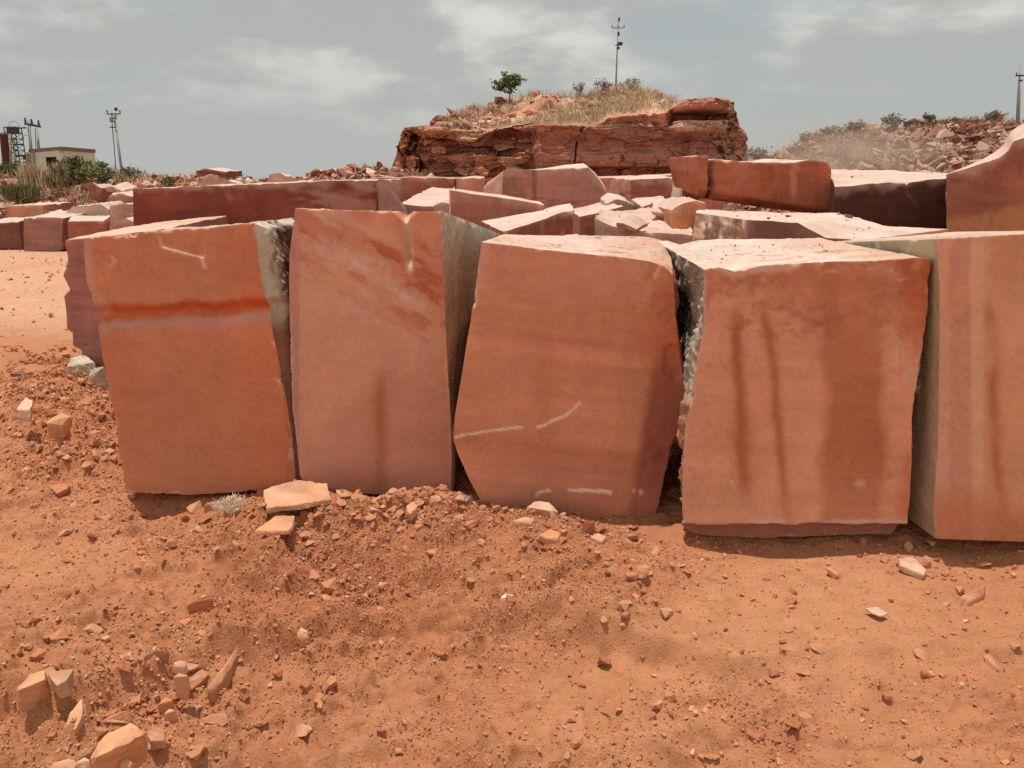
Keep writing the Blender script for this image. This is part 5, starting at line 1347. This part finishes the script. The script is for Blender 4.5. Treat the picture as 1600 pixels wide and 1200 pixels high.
# lattice tower with switchgear
lt = empty('lattice_tower', at(29, 262, 35)); tag(lt, 'small dark lattice mast carrying switchgear and looped cables', 'lattice mast'); o_ = lt.location
w_ = .23; hz = at(29, 199, 35)[2] - o_.z
bm = bmesh.new()
for sx in (-1, 1):
    for sy in (-1, 1): add_bar(bm, (sx * w_, sy * w_, -.2), (sx * w_, sy * w_, hz), .022, None, 5)
bm_obj('mast_leg', bm, M_STEEL, lt)
bm = bmesh.new(); nseg = 7
for k in range(nseg):
    z0, z1 = hz * k / nseg, hz * (k + 1) / nseg
    for s_ in (-1, 1):
        add_bar(bm, (-w_ * s_, -w_, z0), (w_ * s_, -w_, z1), .010, None, 4); add_bar(bm, (-w_ * s_, w_, z0), (w_ * s_, w_, z1), .010, None, 4)
    add_bar(bm, (-w_, -w_, z1), (w_, -w_, z1), .016, None, 4); add_bar(bm, (-w_, w_, z1), (w_, w_, z1), .016, None, 4)
bm_obj('lattice_brace', bm, M_STEEL, lt)
for nm, c, s_ in (('switch_box', (.0, 0, hz - .12), (.36, .34, .30)), ('bracket', (.3, 0, hz - .02), (.55, .06, .05)), ('bracket', (.28, 0, hz * .30), (.6, .07, .07)), ('bracket', (.12, 0, hz * .58), (.45, .06, .05)), ('meter_box', (.42, -.05, hz * .26), (.2, .2, .22))):
    bm = bmesh.new(); add_box(bm, c, s_); bmesh.ops.bevel(bm, geom=bm.edges[:], offset=.02, segments=1, affect='EDGES'); bm_obj(nm, bm, M_STEEL, lt)
for cx, cz, r_ in ((.5, hz - .12, .14), (.52, hz - .42, .12), (.08, hz + .02, .22)):
    bm = bmesh.new(); pr = None
    for k in range(15):
        a = k / 14 * math.pi * 1.35 - .6; q = Vector((cx + r_ * math.cos(a), 0, cz + r_ * math.sin(a)))
        if pr is not None: add_bar(bm, pr, q, .009, None, 4)
        pr = q
    bm_obj('looped_cable', bm, M_STEEL, lt)

# leaning red pillar and the bare roof frame beside it
pl = empty('stone_pillar', at(11, 262, 34)); tag(pl, 'dark red stone pillar leaning slightly at the picture edge', 'pillar'); o_ = pl.location
bm = bmesh.new(); a, b_ = Vector(at(12, 268, 34)) - o_, Vector(at(5.5, 210, 34)) - o_
add_bar(bm, a, b_, .20, .17, 4); bm_obj('shaft', bm, M_RED, pl)
bm = bmesh.new(); add_box(bm, b_ + Vector((-.06, 0, .03)), (.36, .36, .07)); bm_obj('cap', bm, M_WOOD, pl)
fr = empty('roof_frame', at(20, 262, 34.6)); tag(fr, 'skeleton of thin slanting rods between the red pillar and the lattice mast', 'shed frame'); o_ = fr.location
bm = bmesh.new()
for k in range(6):
    add_bar(bm, Vector(at(7, 208 + k * 6, 34.3)) - o_, Vector(at(26, 217 + k * 6, 34.9)) - o_, .015, None, 4)
bm_obj('rod', bm, M_WOOD, fr)
bm = bmesh.new()
for k in range(3): add_bar(bm, Vector(at(12 + k * 5, 211 + k * 3, 34.5)) - o_, Vector(at(14 + k * 5, 264, 34.5)) - o_, .018, None, 5)
bm_obj('upright', bm, M_WOOD, fr)
for k, (px_, py_, hh, lab) in enumerate(((17, 235, 30, 'pale weathered post right against the red pillar'), (24, 238, 28, 'short pale post at the base of the lattice mast'), (43, 238, 26, 'thin brown post between lattice mast and hut'), (47, 240, 26, 'stout brown post close to the hut corner'), (53, 236, 30, 'pale post touching the hut corner'))):
    p0 = at(px_, py_ + hh, 33.2); ps = empty('fence_post', p0); tag(ps, lab, 'post'); o_ = ps.location
    bm = bmesh.new(); add_bar(bm, (0, 0, -.1), Vector(at(px_ - .5, py_, 33.2)) - o_, .055, .045, 7); bm_obj('shaft', bm, M_WOOD, ps)

# hut
A = at(53, 262, 35.5); B = at(99, 262, 33.0); Cc = at(148, 262, 35.5)
zr = at(99, 235, 33.0)[2]; zg = at(99, 300, 33.0)[2]
hut = empty('hut', (float(B[0]), float(B[1]), zg)); tag(hut, 'small limewashed flat-roofed hut with one dark opening', 'hut'); o_ = np.array(hut.location)
A, B, Cc = A.copy(), B.copy(), Cc.copy()
for q in (A, B, Cc): q[2] = zg
Dd = A + Cc - B
def wall_run(p, q, spans, name='wall'):
    """spans: (from, to, z0, z1) along p-q"""
    bm = bmesh.new(); L_ = np.linalg.norm(q - p); e = (q - p) / L_; ang = math.atan2(e[1], e[0])
    for s0, s1, z0, z1 in spans:
        m = p + e * ((s0 + s1) / 2 * L_) - o_
        add_box(bm, (m[0], m[1], (z0 + z1) / 2), ((s1 - s0) * L_, .16, z1 - z0), (0, 0, ang))
    return bm_obj(name, bm, M_WALL, hut)
HZ = zr - zg
o0, o1 = .56, .88; wz0, wz1 = at(90, 263, 33.5)[2] - zg, at(90, 245, 33.5)[2] - zg
w1_ = wall_run(A, B, [(0, o0, 0, HZ), (o1, 1, 0, HZ), (o0, o1, 0, wz0), (o0, o1, wz1, HZ)])
wall_run(B, Cc, [(.03, 1, 0, HZ)]); wall_run(Cc, Dd, [(.03, 1, 0, HZ)]); wall_run(Dd, A, [(.03, .97, 0, HZ)])
bm = bmesh.new(); e = (B - A) / np.linalg.norm(B - A); L_ = np.linalg.norm(B - A)
for f, ww, hh, zc_ in ((o0, .05, wz1 - wz0, (wz0 + wz1) / 2), (o1, .05, wz1 - wz0, (wz0 + wz1) / 2)):
    m = A + e * f * L_ - o_; add_box(bm, (m[0], m[1], zc_), (ww, .20, hh), (0, 0, math.atan2(e[1], e[0])))
bm_obj('window_frame', bm, M_DARK, hut)
bm = bmesh.new(); cen = (A + Cc) / 2 - o_; ea = (B - A); eb = (Cc - B)
g = 1.10
cs = [Vector((*( (cen + (-ea * sa / 2 - eb * sb / 2) * g)[:2]), 0)) for sa, sb in ((1, 1), (-1, 1), (-1, -1), (1, -1))]
lo = [bm.verts.new(c + Vector((0, 0, HZ))) for c in cs]; hi = [bm.verts.new(c + Vector((0, 0, HZ + .14))) for c in cs]
bm.faces.new(hi); bm.faces.new(lo[::-1])
for i in range(4): bm.faces.new([lo[i], lo[(i + 1) % 4], hi[(i + 1) % 4], hi[i]])
bmesh.ops.recalc_face_normals(bm, faces=bm.faces[:]); bm_obj('roof', bm, M_ROOF, hut)

# ------------------------------------------------------------------ dust hanging in the air before the far heap
def dust():
    m = bpy.data.materials.new('airborne_dust'); t = nt(m); L = t.links
    out = N(t, 'ShaderNodeOutputMaterial'); v = N(t, 'ShaderNodeVolumePrincipled')
    v.inputs['Color'].default_value = (.80, .66, .55, 1); v.inputs['Anisotropy'].default_value = .3
    tc = N(t, 'ShaderNodeTexCoord'); ln = N(t, 'ShaderNodeVectorMath', operation='LENGTH'); L.new(tc.outputs['Object'], ln.inputs[0])
    mr = N(t, 'ShaderNodeMapRange'); mr.inputs['From Min'].default_value = 1.0; mr.inputs['From Max'].default_value = .1; mr.inputs['To Min'].default_value = 0; mr.inputs['To Max'].default_value = .55
    L.new(ln.outputs['Value'], mr.inputs['Value'])
    nz = N(t, 'ShaderNodeTexNoise', Scale=2.2, Detail=3.); L.new(tc.outputs['Object'], nz.inputs['Vector'])
    n2 = N(t, 'ShaderNodeMapRange'); n2.inputs['From Min'].default_value = .35; n2.inputs['From Max'].default_value = .7; n2.inputs['To Min'].default_value = .15; n2.inputs['To Max'].default_value = 1.4
    L.new(nz.outputs['Fac'], n2.inputs['Value'])
    mu = N(t, 'ShaderNodeMath', operation='MULTIPLY'); L.new(mr.outputs[0], mu.inputs[0]); L.new(n2.outputs[0], mu.inputs[1])
    L.new(mu.outputs[0], v.inputs['Density']); L.new(v.outputs[0], out.inputs['Volume'])
    bm = bmesh.new(); bmesh.ops.create_icosphere(bm, subdivisions=3, radius=1)
    me = bpy.data.meshes.new('dust'); bm.to_mesh(me); bm.free(); me.materials.append(m)
    o = mk('dust', me, None, Vector(at(1320, 246, 29.5))); o.scale = (4.0, 2.2, 1.6); tag(o, kind='stuff')
dust()

# ------------------------------------------------------------------ sky, sun, camera
SUN_EL, SUN_AZ = R(81.8), R(-62)          # azimuth from +Y (ahead), negative to the left
w = bpy.data.worlds.new('World'); scene.world = w; w.use_nodes = True
t = w.node_tree; t.nodes.clear(); L = t.links
out = N(t, 'ShaderNodeOutputWorld'); bg = N(t, 'ShaderNodeBackground', Strength=.10)
sky = N(t, 'ShaderNodeTexSky'); sky.sky_type = 'NISHITA'; sky.sun_disc = False; sky.sun_elevation = SUN_EL; sky.sun_rotation = SUN_AZ
sky.dust_density = 3.0; sky.air_density = 1.2
tc = N(t, 'ShaderNodeTexCoord'); sp = N(t, 'ShaderNodeSeparateXYZ'); L.new(tc.outputs['Generated'], sp.inputs[0])
def math_(op, a, b=None):
    n = N(t, 'ShaderNodeMath', operation=op)
    for i, q in enumerate((a, b)):
        if q is None: continue
        if isinstance(q, (int, float)): n.inputs[i].default_value = q
        else: L.new(q, n.inputs[i])
    return n.outputs[0]
zz = math_('ADD', math_('MAXIMUM', sp.outputs['Z'], 0.0), .30)
cb_ = N(t, 'ShaderNodeCombineXYZ'); L.new(math_('DIVIDE', sp.outputs['X'], zz), cb_.inputs[0]); L.new(math_('DIVIDE', sp.outputs['Y'], zz), cb_.inputs[1]); cb_.inputs[2].default_value = 3.7
n1 = N(t, 'ShaderNodeTexNoise', Scale=1.5, Detail=8., Roughness=.54, Distortion=.15); L.new(cb_.outputs[0], n1.inputs['Vector'])
n2 = N(t, 'ShaderNodeTexNoise', Scale=2.7, Detail=9., Roughness=.55, Distortion=.1); L.new(cb_.outputs[0], n2.inputs['Vector'])
def mrange(v, a, b, c=0., d=1.):
    m = N(t, 'ShaderNodeMapRange'); m.interpolation_type = 'SMOOTHSTEP'
    for k, q in zip(('From Min', 'From Max', 'To Min', 'To Max'), (a, b, c, d)): m.inputs[k].default_value = q
    L.new(v, m.inputs['Value']); return m.outputs[0]
def mixrgb(f, a, b):
    m = N(t, 'ShaderNodeMix', data_type='RGBA')
    if isinstance(f, float): m.inputs[0].default_value = f
    else: L.new(f, m.inputs[0])
    for i, q in ((6, a), (7, b)):
        if isinstance(q, tuple): m.inputs[i].default_value = (*q, 1)
        else: L.new(q, m.inputs[i])
    return m.outputs[2]
S = 10.
base = mixrgb(.80, sky.outputs[0], (.395 * S, .428 * S, .43 * S))
cloud = mixrgb(mrange(n2.outputs['Fac'], .44, .64), (.405 * S, .415 * S, .40 * S), (.64 * S, .64 * S, .605 * S))
cov = mrange(n1.outputs['Fac'], .38, .54)
c_ = mixrgb(cov, base, cloud)
haze_f = mrange(sp.outputs['Z'], .20, .0)
c_ = mixrgb(haze_f, c_, (.425 * S, .437 * S, .42 * S))
glow = mrange(sp.outputs['Z'], .25, .9)
c_ = mixrgb(glow, c_, (.48 * S, .47 * S, .455 * S))
bank = math_('MULTIPLY', mrange(sp.outputs['Y'], .0, -.6), mrange(sp.outputs['Z'], .95, .35))
c_ = mixrgb(bank, c_, (.80 * S, .79 * S, .76 * S))                     # bright sky added out of view behind the camera to fill shaded fronts
L.new(c_, bg.inputs[0]); L.new(bg.outputs[0], out.inputs[0])

sl = bpy.data.lights.new('sun', 'SUN'); sl.energy = 3.7; sl.angle = R(.53); sl.color = (1., .965, .92)
so = bpy.data.objects.new('sun', sl); COL.objects.link(so)
sd = Vector((math.sin(SUN_AZ) * math.cos(SUN_EL), math.cos(SUN_AZ) * math.cos(SUN_EL), math.sin(SUN_EL)))
so.rotation_euler = sd.to_track_quat('Z', 'Y').to_euler(); so.location = sd * 60

cam = bpy.data.cameras.new('camera'); co = bpy.data.objects.new('camera', cam); COL.objects.link(co)
cam.sensor_fit = 'HORIZONTAL'; cam.sensor_width = 36; cam.lens = 36 * F_PX / 1600
cam.clip_start = .05; cam.clip_end = 6000
co.location = (0, 0, CAM_H); co.rotation_euler = (math.pi / 2 - PITCH, 0, 0)
scene.camera = co
scene.render.resolution_x, scene.render.resolution_y = 1024, 768
scene.view_settings.view_transform = 'Standard'; scene.view_settings.look = 'None'
scene.view_settings.exposure = .14; scene.view_settings.gamma = 1
scene.cycles.max_bounces = 6; scene.cycles.diffuse_bounces = 4; scene.cycles.volume_bounces = 1
scene.cycles.use_denoising = False
